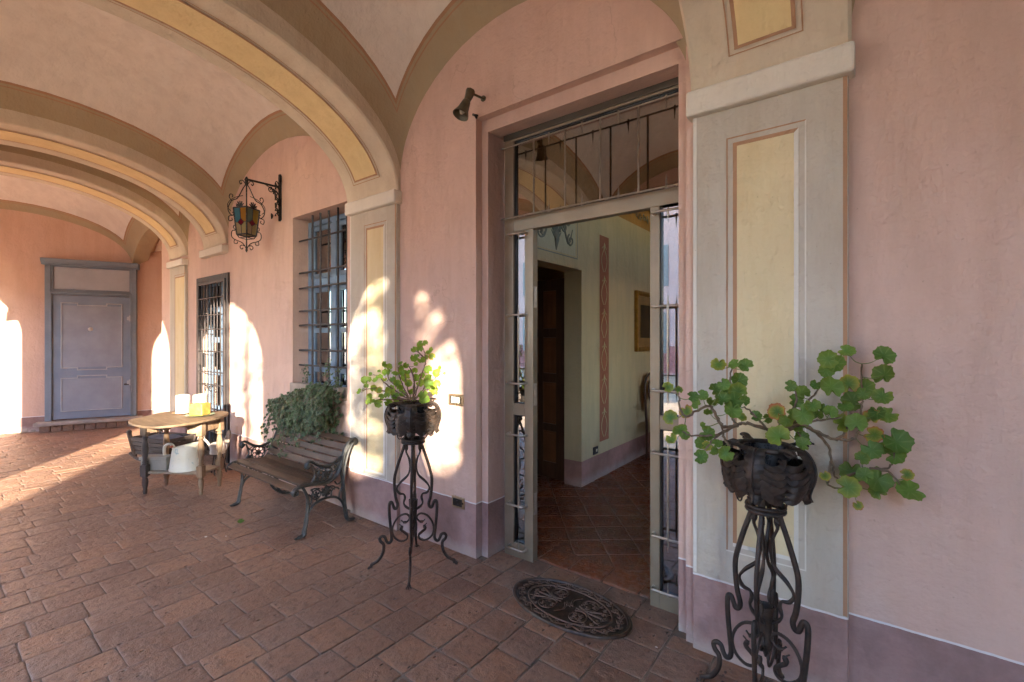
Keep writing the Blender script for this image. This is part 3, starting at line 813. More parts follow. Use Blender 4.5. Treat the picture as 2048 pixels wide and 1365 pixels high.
# ---- blue grey door on the end wall
bd = thing('panelled_door', 'blue grey painted wooden door with faded panels, sun spot shaped as a white disc and moulded cornice', 'door', endw(.05, 0), math.atan2(D0.y, D0.x))
def eb(mb, s0, s1, z0, z1, d0, d1, m=0):
    # local frame: x along the wall, -y towards the camera
    mb.box(s0-.05, s1-.05, -d1, -d0, z0, z1, m)
mb = MB()
eb(mb, -.53, -.455, .16, 2.70, 0, .07); eb(mb, .565, .64, .16, 2.70, 0, .07)
eb(mb, -.455, .565, 2.22, 2.29, 0, .075); eb(mb, -.47, -.44, .16, 2.24, .07, .085); eb(mb, .55, .58, .16, 2.24, .07, .085); eb(mb, -.47, .58, 2.24, 2.27, .075, .088)
mb.build('frame', m_bluedk, bd, world=False, bevel=.006)
mb = MB(); eb(mb, -.455, .565, 2.29, 2.70, 0, .035); mb.build('top_panel', m_bluepan, bd, world=False)
mb = MB()
for a, b, z0, z1 in ((-.455, -.43, 2.29, 2.70), (.54, .565, 2.29, 2.70), (-.43, .54, 2.29, 2.315), (-.43, .54, 2.675, 2.70)): eb(mb, a, b, z0, z1, .035, .055)
mb.build('panel_moulding', m_bluedk, bd, world=False, bevel=.004)
mb = MB(); mb.prism([(0, 2.70), (.085, 2.70), (.09, 2.725), (.115, 2.74), (.13, 2.77), (.14, 2.80), (0, 2.80)], lambda a, b, d: (d-.05, -a, b), -.565, .675)
mb.build('cornice', m_bluedk, bd, world=False, bevel=.003)
mb = MB(); eb(mb, -.44, .55, .18, 2.215, .02, .055)
leaf = mb.build('door_leaf', m_blue, bd, world=False, bevel=.004)
def mould(pts, w=.017, m=m_bluepan):
    mb = MB()
    for i in range(len(pts)):
        a, b = pts[i], pts[(i+1) % len(pts)]
        eb(mb, min(a[0], b[0])-w/2, max(a[0], b[0])+w/2, min(a[1], b[1])-w/2, max(a[1], b[1])+w/2, .055, .068+.0006*(i % 3))
    return mb.build('panel_moulding', m, leaf, world=False, bevel=.004)
def pcut(s0, s1, z0, z1, top, bot, k=.035, a=.20):
    p = []
    p += [(s0, z0)]
    if bot: p += [(s0+a, z0), (s0+a, z0+k*bot), (s1-a, z0+k*bot), (s1-a, z0)]
    p += [(s1, z0), (s1, z1)]
    if top: p += [(s1-a, z1), (s1-a, z1+k*top), (s0+a, z1+k*top), (s0+a, z1)]
    return p+[(s0, z1)]
mould(pcut(-.33, .44, 1.02, 2.09, -1, -1)); mould(pcut(-.33, .44, .31, .85, 1, 0))
mb = MB(); eb(mb, -.322, .432, 1.03, 2.05, .0548, .0568); eb(mb, -.322, .432, .32, .84, .0548, .0568); mb.build('panel_field', m_bluefield, leaf, world=False)
mb = MB(); mb.lathe([(.032, 0), (.034, .008), (.024, .02), (.012, .03)], 20, (0, 0, 0), 0, Matrix.Translation((-.02, -.055, 1.66))@Matrix.Rotation(R(90), 4, 'X'))  # white disc standing in for a round spot of sunlight on the door
mb.build('knob_and_sunspot', m_ivorypaint, leaf, world=False, smooth=50)
mb = MB()
for z in (.75, 1.85): eb(mb, .51, .58, z-.03, z+.03, .056, .075); eb(mb, .54, .56, z-.05, z+.05, .075, .092)
mb.build('hinge', m_bluepan, bd, world=False, bevel=.004)
mb = MB(); eb(mb, .47, .55, .70, .73, .056, .07); mb.build('latch', m_grate, leaf, world=False, bevel=.003)
step = thing('door_step', 'low worn stone step on brick under the blue grey door', 'step', endw(.05, 0, .1), math.atan2(D0.y, D0.x))
mb = MB(); mb.box(-.68, .68, -.10, .10, .10, .16); mb.build('slab', m_stone, step, world=False, bevel=.012)
mb = MB()
for i in range(9): mb.box(-.62+i*.138, -.62+i*.138+.130, -.05, .10, 0.0, .099)
mb.build('brick_course', m_tile, step, world=False, bevel=.006)

# ================================================================== WALL FITTINGS
def cover_plate(name, label, px0, py0, px1, py1, sw):
    a = onY(px0, py0, WY); b = onY(px1, py1, WY); c = (a+b)/2; w = abs(b.x-a.x)/2; h = .041
    t = thing(name, label, 'switch' if sw else 'socket', (c.x, WY, c.z))
    mb = MB(); mb.box(-w, w, -.012, 0, -h, h); mb.build('plate', m_brass, t, world=False, bevel=.006)
    mb = MB(); mb.box(-w*.72, w*.72, -.0145, -.012, -h*.62, h*.62); mb.build('insert', m_blk, t, world=False, bevel=.001)
    if sw:
        for i in range(3):
            x = -w*.36+i*w*.40; mb = MB(); mb.box(x-w*.15, x+w*.15, -.019, -.0145, -h*.52, h*.52); mb.build('rocker', m_ivory, t, world=False, bevel=.002)
    else:
        mb = MB(); mb.lathe([(.016, 0), (.016, .004), (.012, .004), (.011, .001)], 16, (0, 0, 0), 0, Matrix.Translation((0, -.0145, 0))@Matrix.Rotation(R(90), 4, 'X')); mb.build('outlet', m_blk, t, world=False)
cover_plate('light_switch', 'bronze cover plate with three ivory rockers at chest height', 899, 789, 928, 811, True)
cover_plate('wall_socket', 'bronze cover plate with black socket just above the base band', 905, 992, 930, 1017, False)
ins = thing('wall_socket', 'small black socket on the green wall inside the entrance', 'socket', (XW, 4.40, .32))
mb = MB(); mb.box(0, .010, -.055, .055, -.04, .04); mb.build('plate', m_blk, ins, world=False, bevel=.004)
mb = MB(); mb.box(.010, .014, .0, .03, -.014, .014); mb.build('button', m_ivory, ins, world=False, bevel=.002)

# small outdoor spot lamp
lp = onY(967, 198, WY)
sl = thing('spot_lamp', 'small aged bronze bell shaped spot lamp on a wall arm beside the entrance', 'lamp', lp)
e1 = onX(941, 183, lp.x+.0); e1 = Vector((lp.x-.015, 2.17, lp.z+.0)); e1.z = onY(941, 186, 2.17).z; e1.x = onY(941, 186, 2.17).x
c0 = onY(933, 204, 2.14); c1 = onY(921, 231, 2.10)
mb = MB(); mb.tube([lp, e1], .008, 8); mb.lathe([(.02, 0), (.02, .006)], 12, (0, 0, 0), 0, Matrix.Translation(lp)@Matrix.Rotation(R(90), 4, 'X'))
mb.build('arm', m_greenlamp, sl, smooth=50)
def along(a, b):
    d = (b-a).normalized(); return Matrix.Translation(a)@d.to_track_quat('Z', 'Y').to_matrix().to_4x4()
mb = MB(); mb.tube([e1+Vector((0, 0, .012)), e1*.6+c0*.4, c0], [.030, .026, .020], 8); mb.build('joint', m_greenlamp, sl, smooth=50)
Ls = (c1-c0).length
mb = MB(); mb.lathe([(.018, -.01), (.026, .0), (.030, Ls*.25), (.036, Ls*.6), (.050, Ls*.92), (.052, Ls), (.047, Ls*.99), (.032, Ls*.6), (.024, Ls*.2)], 24, (0, 0, 0), 0, along(c0, c1)); mb.build('shade', m_greenlamp, sl, smooth=60)
mb = MB(); mb.lathe([(.010, Ls*.15), (.018, Ls*.45), (.020, Ls*.7), (.010, Ls*.88), (.001, Ls*.9)], 14, (0, 0, 0), 0, along(c0, c1)); mb.build('bulb', m_bulb, sl, smooth=60)
hk = onY(955, 232, WY)
h = thing('wall_hook', 'small rusty iron hook at the corner of the entrance surround', 'hook', hk)
mb = MB(); mb.tube(cr([(-.03, -.012, .012), (-.01, -.02, 0), (.005, -.03, -.012), (.012, -.02, -.03)], 4), [.008]*13, 6); mb.tube([(0, 0, 0), (-.005, -.024, -.004)], .009, 6); mb.build('prong', m_blackiron, h, world=False, smooth=60)

# ---- wall lantern
LX = -4.81
lan = thing('wall_lantern', 'wrought iron scrolled wall lantern with stained glass panes above the bench', 'lantern', (LX, WY, 2.95))
LYc = 2.005
def lpz(py): return onX(493, py, LX).z
zt_ = lpz(358); zg1 = lpz(419); zg0 = lpz(471); zbt = lpz(505)
mb = MB()
mb.tube([(LX, WY-.012, 3.20), (LX, WY-.012, 2.72)], .012, 6, flat=1.6, up=(1, 0, 0))
mb.box(LX-.016, LX+.016, WY-.02, WY, 2.73, 3.19)
for k, (z, sg) in enumerate(((3.13, 1), (3.02, -1), (2.95, 1), (2.88, -1), (2.80, 1), (2.76, -1), (3.08, -1), (2.91, 1))):
    pts = [(LX+sg*(.02+.5*p[0]+.02), WY-.03-.02*(k % 3)-abs(p[1])*.3, z+p[1]) for p in spiral(0, 0, .034, .008, (0 if sg > 0 else math.pi), 1.4*sg, 16)]
    mb.tube(pts, .0055, 5)
ya = 3.09
for k in range(7):
    z = 2.76+k*.055; mb.tube(cr([(LX, WY-.015, z), (LX+.012, WY-.05, z+.03), (LX, WY-.06, z+.005), (LX-.01, WY-.045, z+.012)], 4), .005, 5)
mb.build('wall_plate', m_blackiron, lan, smooth=60)
mb = MB()
mb.tube([(LX, WY-.01, 3.07), (LX, LYc-.005, zt_-.005)], .0105, 6)
for (y, z, r, a0, tn) in ((WY-.10, 3.02, .030, 1.2, 1.3), (WY-.055, 3.0, .026, 2.4, -1.3)):
    mb.tube([(LX, y+p[0], z+p[1]) for p in spiral(0, 0, r, .007, a0, tn, 18)], .005, 5)
mb.tube(cr([(LX, WY-.16, 3.065), (LX, WY-.12, 3.045), (LX, WY-.07, 3.03), (LX, WY-.02, 2.99)], 5), .005, 5)
mb.build('arm', m_blackiron, lan, smooth=60)
AZ = math.atan2(-LYc, -LX) # corner towards the camera
ct, cb = .112, .083
def corner(k, z, r): a = AZ+k*math.pi/2; return Vector((LX+r*math.cos(a), LYc+r*math.sin(a), z))
mb = MB()
for k in range(4):
    mb.tube([corner(k, zg1, ct), corner(k, zg0, cb)], .0075, 5)
    for z, r in ((zg1, ct), (zg0, cb)): mb.tube([corner(k, z, r), corner(k+1, z, r)], .0075, 5)
    mb.tube([corner(k, zg0-.03, cb*.75), corner(k, zg0, cb)], .005, 5); mb.tube([corner(k, zg0-.03, cb*.75), corner(k+1, zg0-.03, cb*.75)], .004, 5)
    # leading
    A, B, C, Dd = corner(k, zg1, ct), corner(k+1, zg1, ct), corner(k+1, zg0, cb), corner(k, zg0, cb)
    P = lambda u, v: (A*(1-u)+B*u)*(1-v)+(Dd*(1-u)+C*u)*v
    for a, b in (((.5, 0), (.5, .42)), ((.5, .68), (.5, 1)), ((.5, .42), (.22, .55)), ((.22, .55), (.5, .68)), ((.5, .68), (.78, .55)), ((.78, .55), (.5, .42)), ((.22, .55), (0, .55)), ((.78, .55), (1, .55))):
        mb.tube([P(*a), P(*b)], .0028, 4)
mb.tube([(LX, LYc, zt_+.02), (LX, LYc, zg1-.0)], .006, 6); mb.tube([(LX, LYc, zg0-.03), (LX, LYc, zbt)], .006, 6)
mb.lathe([(.004, .03), (.016, .045), (.014, .07), (.02, .09), (.006, .12)], 10, (LX, LYc, zt_-.10)); mb.lathe([(.003, 0), (.012, .02), (.008, .035), (.014, .05), (.005, .06)], 10, (LX, LYc, zbt))
mb.build('cage', m_blackiron, lan, smooth=60)
mb = MB()
for k in range(4):
    a = AZ+k*math.pi/2; e = Vector((math.cos(a), math.sin(a), 0)); O = Vector((LX, LYc, 0))
    def rad(pts): return [O+e*r+Vector((0, 0, z)) for r, z in pts]
    zs = zg1
    mb.tube(cr(rad([(.008, zt_-.06), (.03, zt_-.10), (.075, zs+.10), (.125, zs+.065), (.155, zs-.01), (.14, zs-.06), (.115, zs-.075), (.11, zs-.05), (.125, zs-.045)]), 5), .0048, 5)
    mb.tube(cr(rad([(.03, zs+.13), (.10, zs+.10), (.150, zs+.05), (.158, zs+.0), (.13, zs-.035)]), 5), .0035, 5)
    mb.tube(cr(rad([(.125, zs+.065), (.145, zs+.10), (.135, zs+.13), (.115, zs+.12), (.12, zs+.10)]), 5), .0042, 5)
    mb.tube(cr(rad([(.01, zt_-.05), (.035, zt_-.02), (.06, zt_-.035), (.05, zt_-.06), (.04, zt_-.045)]), 5), .0045, 5)
    mb.tube(cr(rad([(.115, zs-.075), (.15, zs-.09), (.145, zs-.13), (.12, zs-.12), (.125, zs-.10)]), 5), .0042, 5)
    zl = zg0
    mb.tube(cr(rad([(.085, zl+.04), (.12, zl+.03), (.125, zl-.02), (.10, zl-.05), (.04, zl-.075), (.012, zl-.11)]), 5), .0045, 5)
    mb.tube(cr(rad([(.10, zl-.05), (.105, zl-.085), (.08, zl-.09), (.075, zl-.07)]), 5), .004, 5)
    mb.tube(cr(rad([(.012, zl-.11), (.04, zl-.10), (.055, zl-.12), (.04, zl-.14), (.03, zl-.125)]), 5), .0042, 5)
    mb.tube(cr(rad([(.085, zl+.04), (.11, zl+.06), (.105, zl+.085), (.092, zl+.075)]), 5), .004, 5)
    m2 = (corner(k, zg1, ct)+corner(k+1, zg1, ct))/2
    for j in range(5):
        an = R(30+30*j); d = (corner(k+1, 0, 1)-corner(k, 0, 1)).normalized(); d.z = 0
        mb.tube([m2, m2+d*(.05*math.cos(an))+Vector((0, 0, .055*math.sin(an)+.006))], [.006, .007 if j % 2 else .005], 5)
mb.build('scrollwork', m_blackiron, lan, smooth=60)
for k in range(4):
    A, B, C, Dd = corner(k, zg1, ct-.004), corner(k+1, zg1, ct-.004), corner(k+1, zg0, cb-.004), corner(k, zg0, cb-.004)
    P = lambda u, v: (A*(1-u)+B*u)*(1-v)+(Dd*(1-u)+C*u)*v
    mb = MB()
    def pl(pts, m): mb.add([P(*p) for p in pts], [tuple(range(len(pts)))], m)
    pl([(0, 0), (.5, 0), (.5, .42), (.22, .55), (0, .55)], 0 if k % 2 == 0 else 1); pl([(.5, 0), (1, 0), (1, .55), (.78, .55), (.5, .42)], 2 if k % 2 == 0 else 3)
    pl([(.5, .42), (.78, .55), (.5, .68), (.22, .55)], 4); pl([(0, .55), (.22, .55), (.5, .68), (.5, 1), (0, 1)], 5); pl([(.78, .55), (1, .55), (1, 1), (.5, 1), (.5, .68)], 6)
    cols_ = ('teal', 'blue', 'amber', 'orange', 'red', 'pale', 'cream')
    mb.build('glass_pane', [STG[c] for c in cols_], lan, fixn=False)

# ================================================================== BENCH
XR, XL = -3.36, -4.50
bench = thing('garden_bench', 'weathered slatted wooden bench with black cast iron scroll ends under the window', 'bench', ((XR+XL)/2, 1.99, 0))
def side_frame(X):
    mb = MB(); q = lambda pts: [(X, y, z) for y, z in pts]
    UP = (1, 0, 0)
    # back post and scroll
    mb.tube(cr(q([(2.165, .05), (2.15, .15), (2.14, .26), (2.135, .36), (2.15, .48), (2.185, .585), (2.225, .65)]), 5), .013, 8, flat=1.7, up=UP)
    mb.tube(cr(q([(2.06, .39), (2.105, .47), (2.13, .555), (2.165, .63), (2.205, .668), (2.235, .672)]), 5), .011, 8, flat=1.7, up=UP)
    mb.tube(cr(q([(2.135, .36), (2.125, .45), (2.15, .56), (2.19, .63)]), 5), .016, 6, flat=1.0, up=UP)
    mb.tube(q([(2.238+p[0], .650+p[1]) for p in spiral(0, 0, .026, .004, 1.6, -1.3, 20)]), .010, 8, flat=1.9, up=UP)
    mb.lathe([(.001, -.022), (.026, -.02), (.026, .02), (.001, .022)], 16, (0, 0, 0), 0, Matrix.Translation((X, 2.238, .648))@Matrix.Rotation(R(90), 4, 'Y'))
    # back foot
    mb.tube(cr(q([(2.16, .07), (2.172, .03), (2.20, .012), (2.24, .010)]), 4), [.014, .014, .014, .014, .014, .014, .014, .014, .012, .012, .012, .01, .008], 8, flat=1.5, up=UP)
    # seat rail with scrolled front
    mb.tube(cr(q([(1.735, .335), (1.722, .352), (1.738, .375), (1.79, .390), (1.88, .382), (1.98, .365), (2.05, .385), (2.09, .43), (2.115, .47)]), 5), .013, 8, flat=1.7, up=UP)
    mb.tube(q([(1.742+p[0], .347+p[1]) for p in spiral(0, 0, .022, .004, 2.2, -1.2, 16)]), .010, 8, flat=1.7, up=UP)
    # arm
    mb.tube(cr(q([(2.12, .545), (2.06, .508), (1.99, .495), (1.92, .520), (1.865, .558), (1.832, .552), (1.822, .525), (1.838, .512)]), 5), .011, 8, flat=1.8, up=UP)
    mb.lathe([(.001, -.02), (.018, -.018), (.018, .018), (.001, .02)], 12, (0, 0, 0), 0, Matrix.Translation((X, 1.838, .532))@Matrix.Rotation(R(90), 4, 'Y'))
    mb.tube(cr(q([(1.868, .535), (1.886, .49), (1.892, .44), (1.868, .40), (1.84, .392)]), 5), .007, 6, flat=1.4, up=UP)
    # flower rosette
    cy, cz = 1.978, .438
    mb.tube(q([(cy+.062*math.cos(a*math.pi/14), cz+.062*math.sin(a*math.pi/14)) for a in range(28)]), .0055, 6, True, flat=1.3, up=UP)
    for k in range(7):
        a = k*2*math.pi/7; y, z = cy+.037*math.cos(a), cz+.037*math.sin(a)
        mb.tube(q([(y+.0165*math.cos(b*math.pi/6), z+.0165*math.sin(b*math.pi/6)) for b in range(12)]), .0045, 6, True, flat=1.3, up=UP)
    mb.lathe([(.001, -.012), (.017, -.01), (.017, .01), (.001, .012)], 12, (0, 0, 0), 0, Matrix.Translation((X, cy, cz))@Matrix.Rotation(R(90), 4, 'Y'))
    for pts in ([(1.892, .47), (1.91, .49), (1.93, .50)], [(1.885, .50), (1.905, .475), (1.925, .47)], [(1.89, .43), (1.91, .42), (1.92, .43)], [(1.87, .40), (1.90, .405), (1.93, .395), (1.95, .38)],
                [(1.915, .405), (1.92, .385)], [(2.035, .47), (2.05, .50)], [(2.04, .44), (2.07, .45), (2.09, .47), (2.10, .50)], [(2.06, .41), (2.075, .43), (2.07, .455)], [(2.09, .47), (2.075, .49), (2.08, .51)], [(1.99, .50), (1.985, .49)], [(1.94, .49), (1.93, .51)]):
        mb.tube(cr(q(pts), 4), .0048, 5, flat=1.3, up=UP)
    for y, z in ((1.90, .412), (2.062, .475)):
        mb.lathe([(.001, -.009), (.014, -.007), (.014, .007), (.001, .009)], 8, (0, 0, 0), 0, Matrix.Translation((X, y, z))@Matrix.Rotation(R(90), 4, 'Y'))
    # front leg, foot, arch under the seat
    mb.tube(cr(q([(1.80, .372), (1.826, .32), (1.838, .26), (1.836, .19), (1.822, .10), (1.808, .03)]), 5), [.010]*11+[.012]*8+[.014]*7, 8, flat=1.5, up=UP)
    mb.tube(cr(q([(1.812, .035), (1.80, .016), (1.765, .008), (1.738, .006)]), 4), [.016]*5+[.014]*4+[.009]*4, 8, flat=1.5, up=UP)
    mb.tube(cr(q([(1.832, .14), (1.852, .195), (1.90, .232), (1.985, .248), (2.07, .232), (2.125, .18), (2.16, .09)]), 5), .0095, 8, flat=1.5, up=UP)
    for pts in ([(1.84, .22), (1.865, .245), (1.865, .285), (1.845, .31)], [(1.86, .34), (1.89, .345), (1.93, .335)], [(1.87, .34), (1.885, .30), (1.905, .27), (1.91, .24)], [(1.99, .25), (2.0, .30), (1.985, .36)],
                [(2.03, .245), (2.035, .29), (2.07, .31), (2.10, .29)], [(2.10, .22), (2.105, .26), (2.13, .30)], [(2.06, .36), (2.09, .33), (2.125, .35)], [(2.0, .31), (2.03, .33), (2.06, .32)], [(1.93, .31), (1.96, .30), (1.985, .31)]):
        mb.tube(cr(q(pts), 4), .006, 5, flat=1.3, up=UP)
    mb.tube(q([(1.905+.036*math.cos(a*math.pi/10), .295+.036*math.sin(a*math.pi/10)) for a in range(20)]), .005, 6, True, flat=1.3, up=UP)
    for k in range(5):
        a = k*2*math.pi/5+.3; mb.tube(q([(1.905, .295), (1.905+.024*math.cos(a), .295+.024*math.sin(a))]), [.006, .009], 6, up=UP)
    for k in range(8):
        a = k*math.pi/4; mb.tube(q([(1.985, .298), (1.985+.042*math.cos(a), .298+.038*math.sin(a))]), [.016, .010], 6, up=UP)
    mb.build('side_frame', m_benchiron, bench, smooth=60)
side_frame(XR); side_frame(XL)
rb_ = random.Random(4)
def slat_part(name, prof, w, th):
    mb = MB()
    for (y, z, a) in prof:
        T = Matrix.Translation(((XR+XL)/2, y, z))@Matrix.Rotation(a, 4, 'X')@Matrix.Rotation(rb_.uniform(-.004, .004), 4, 'Y')
        L = (XR-XL)/2-.004
        n = 10
        us = [-L+2*L*i/n for i in range(n+1)]; wob = [rb_.uniform(-.0012, .0012) for _ in us]
        sec = [(-w/2, -th/2), (w/2, -th/2), (w/2, th/2), (-w/2, th/2)]
        vs = [(u, c[0]+wob[i], c[1]+wob[-i-1]) for i, u in enumerate(us) for c in sec]
        fs = [(i*4+j, i*4+(j+1) % 4, (i+1)*4+(j+1) % 4, (i+1)*4+j) for i in range(n) for j in range(4)]+[(0, 1, 2, 3), (n*4+3, n*4+2, n*4+1, n*4)]
        mb.add(vs, fs, 0, T)
    return mb.build(name, m_slat, bench, bevel=.003)
slat_part('seat', [(1.742, .372, R(28)), (1.806, .398, R(6)), (1.868, .396, R(-4)), (1.930, .388, R(-8)), (1.992, .380, R(-3)), (2.050, .392, R(22))], .054, .020)
slat_part('backrest', [(2.085, .440, R(62)), (2.112, .498, R(64)), (2.134, .556, R(66)), (2.160, .612, R(62)), (2.200, .660, R(40))], .052, .018)
mb = MB(); Xm = (XR+XL)/2
mb.tube(cr([(Xm, 1.80, .37), (Xm, 1.85, .25), (Xm, 1.95, .18), (Xm, 2.05, .20), (Xm, 2.12, .30)], 4), .010, 6); mb.tube([(XL, 2.06, .30), (XR, 2.06, .30)], .007, 6)
mb.tube([(Xm, 1.74, .352), (Xm, 1.99, .362), (Xm, 2.06, .385), (Xm, 2.14, .55), (Xm, 2.19, .64)], .007, 6, flat=.6)
mb.build('centre_brace', m_benchiron, bench, smooth=60)

# ================================================================== WOODEN TABLE AND WHAT STANDS ON IT
TT_ = .73
table = thing('wooden_table', 'old gateleg table with turned legs, half oval top and lower shelf in the sun', 'table', (-5.37, 1.65, 0))
legs = [(-5.525, 1.381), (-5.062, 1.699), (-5.212, 1.915), (-5.69, 1.60)]
top = [(-5.43, 1.235), (-5.25, 1.225), (-5.08, 1.245), (-4.95, 1.30), (-4.895, 1.43), (-4.92, 1.60), (-5.0, 1.78), (-5.11, 1.92), (-5.27, 2.02), (-5.40, 2.03), (-5.63, 1.89), (-5.86, 1.66), (-5.70, 1.44), (-5.56, 1.28)]
tp = cr([(a, b, 0) for a, b in top], 5, True)
mb = MB(); mb.prism([(p.x, p.y) for p in tp], lambda a, b, d: (a, b, d), TT_-.022, TT_); mb.build('table_top', m_tabtop, table, bevel=.005)
prof = [(.013, 0), (.017, .012), (.019, .03), (.016, .05), (.022, .075), (.027, .11), (.023, .145), (.018, .155), (.027, .165), (.02, .175)]
prof2 = [(.02, .275), (.027, .285), (.020, .295), (.024, .305), (.020, .315), (.019, .34), (.028, .40), (.030, .44), (.024, .49), (.018, .525), (.027, .54), (.019, .555), (.027, .57)]
ang = math.atan2(.318, .463)
for i, (x, y) in enumerate(legs):
    mb = MB(); T = Matrix.Translation((x, y, 0))@Matrix.Rotation(ang, 4, 'Z')
    mb.lathe(prof, 14, (0, 0, 0), 0, T); mb.box(-.027, .027, -.027, .027, .172, .278, 0, T); mb.lathe(prof2, 14, (0, 0, 0), 0, T); mb.box(-.028, .028, -.028, .028, .568, TT_-.022, 0, T)
    o = mb.build('leg', m_tabshade if i == 0 else m_tableg, table, smooth=35)  # front leg takes the wood with shade in its colour
    if i == 0: o['label'] = 'turned leg at the front corner with shade painted into its colour'
mb = MB()
for i, j, h in ((0, 1, .06), (1, 2, .11), (2, 3, .10), (3, 0, .08)):
    a, b = Vector((*legs[i], 0)), Vector((*legs[j], 0)); d = (b-a); L = d.length; T = Matrix.Translation(a)@Matrix.Rotation(math.atan2(d.y, d.x), 4, 'Z')
    mb.box(.028, L-.028, -.011, .011, TT_-.022-h, TT_-.022, 0, T)
    if i == 0: mb.box(.028, .13, -.012, .012, TT_-.022-.11, TT_-.022-h, 0, T); mb.box(L-.13, L-.028, -.012, .012, TT_-.022-.12, TT_-.022-h, 0, T)
mb.build('apron', m_tableg, table, bevel=.003)
mb = MB(); T = Matrix.Translation((-5.372, 1.649, 0))@Matrix.Rotation(ang, 4, 'Z')
mb.box(-.295, .295, -.13, .13, .190, .212, 0, T); mb.build('shelf', m_tabgrey, table, bevel=.004)

def candle(name, label, x, y, r, h, z, saucer=None):
    t = thing(name, label, 'candle', (x, y, z), group='white pillar candles on the table')
    mb = MB(); mb.lathe([(r*.97, 0), (r, .006), (r, h-.01), (r*.96, h-.002), (r*.86, h), (r*.8, h-.012), (.004, h-.016)], 32); mb.build('wax', m_white, t, world=False, smooth=50)
    mb = MB(); mb.tube([(0, 0, h-.018), (.001, .001, h+.004)], .0016, 6); mb.build('wick', m_blk, t, world=False)
cz = TT_+.001
sx, sy = -5.55, 1.70
mb = MB(); mb.lathe([(.03, 0), (.06, .003), (.092, .012), (.094, .015), (.06, .007), (.004, .006)], 32)
o = mb.build('candle_saucer', m_plateb, None, smooth=50); o.location = (sx, sy, cz); tag(o, 'brown clay saucer under the taller left candle', 'saucer')
candle('pillar_candle', 'taller white pillar candle on a brown saucer, left on the table', sx, sy, .064, .186, cz+.0065)
candle('pillar_candle', 'white pillar candle standing bare behind the yellow block', -5.42, 1.81, .062, .196, cz)
gx, gy = -5.27, 1.76
mb = MB(); mb.lathe([(.04, 0), (.07, .003), (.125, .011), (.128, .014), (.08, .007), (.004, .006)], 36)
o = mb.build('green_plate', m_plateg, None, smooth=50); o.location = (gx, gy, cz); tag(o, 'green glazed plate under the yellow wax block', 'plate')
t = thing('wax_block', 'square yellow wax candle block on a green plate', 'candle', (gx, gy, cz+.008), R(35))
mb = MB(); n_ = 6
mb.box(-.068, .068, -.062, .062, 0, .118); mb.build('wax', m_cheese, t, world=False, bevel=.010)

jug = thing('enamel_jug', 'chipped cream enamel water jug with slanted rim on the table shelf', 'jug', (-5.32, 1.655, .213), R(34))
mb = MB(); rim = []
prof = [(.148, 0), (.150, .008), (.146, .02), (.136, .10), (.124, .18), (.116, .235)]
def jv(u, v):   # u angle deg, v index
    i = int(v); r, z = prof[i]; a = R(u); zz = z
    if i >= 4: zz = z+(.025 if i == 5 else .012)*math.cos(a)
    ex = 1+(.10*max(0, math.cos(a))**4 if i == 5 else 0)
    return (r*ex*math.cos(a)*.98, r*math.sin(a)*.86, zz)
mb.grid(jv, [i*10 for i in range(37)], list(range(6)))
mb.add([jv(i*10, 0) for i in range(36)], [tuple(range(36))])
mb.tube([jv(i*10, 5) for i in range(36)], .0045, 6, True)
mb.grid(lambda u, v: tuple(c*(.985 if k < 2 else 1) for k, c in enumerate(jv(u, v))), [i*10 for i in range(37)], [5, 4, 3, 2])
mb.build('body', m_enamel, jug, world=False, smooth=60, fixn=False)
mb = MB(); mb.tube(cr([(-.122, 0, .215), (-.16, 0, .245), (-.215, 0, .225), (-.222, 0, .15), (-.19, 0, .075), (-.145, 0, .03)], 7), .011, 8, flat=1.5, up=(0, 1, 0)); mb.build('handle', m_enamel, jug, world=False, smooth=60)
lump = MB(); lump.lathe([(.002, -.011), (.012, -.008), (.015, 0), (.010, .009), (.002, .012)], 10)
o = lump.build('clay_lump', m_clay, None, smooth=80); o.location = (-5.395, 1.60, .448+.0); o.parent = None; tag(o, 'small red lump resting on the rim of the cream jug', 'ornament')
o.location = Vector((-5.32, 1.655, .213))+Matrix.Rotation(R(34), 3, 'Z')@Vector((-.105, -.05, .232))
t = thing('wooden_block', 'pale whitewashed block with a ledge lying on the table shelf beside the jug', 'block', (-5.545, 1.475, .213), ang+R(4))
mb = MB(); mb.box(-.115, .135, -.05, .05, 0, .105); mb.box(-.125, .145, -.062, .055, .105, .135); mb.build('body', m_plank, t, world=False, bevel=.006)

# things behind the table
cr_t = thing('wooden_cradle', 'dark weathered wooden cradle of old slats on curved runners behind the table', 'cradle', (-6.95, 1.92, 0), R(20))
mb = MB()
for sg in (-1, 1):
    mb.tube(cr([(-.32, sg*.17, .09), (-.2, sg*.17, .03), (0, sg*.17, .018), (.2, sg*.17, .03), (.32, sg*.17, .09)], 5), .018, 6)
mb.build('runner', m_darkwood, cr_t, world=False)
for sx_ in (-1, 1):
    for sy_ in (-1, 1):
        mb = MB(); mb.tube([(sx_*.26, sy_*.15, .03), (sx_*.31, sy_*.19, .34)], [.02, .024], 6); mb.lathe([(.02, -.02), (.03, 0), (.02, .025), (.005, .035)], 8, (sx_*.31, sy_*.19, .35)); mb.build('post', m_darkwood, cr_t, world=False, smooth=50)
mb = MB()
for sg in (-1, 1):
    for k in range(4): mb.box(-.29, .29, sg*(.15+.01*k)-.008, sg*(.15+.01*k)+.008, .08+k*.055, .127+k*.055)
for sg in (-1, 1):
    for k in range(4): mb.box(sg*(.265+.012*k)-.008, sg*(.265+.012*k)+.008, -.15, .15, .08+k*.055, .127+k*.055)
mb.box(-.27, .27, -.14, .14, .07, .085); mb.build('slatted_body', m_darkwood, cr_t, world=False, bevel=.004)
mb = MB(); rr = random.Random(2)
mb.grid(lambda u, v: (u, v, .27+.02*noise.noise((u*9, v*9, 0))), [-.27+.054*i for i in range(11)], [-.15+.05*i for i in range(7)])
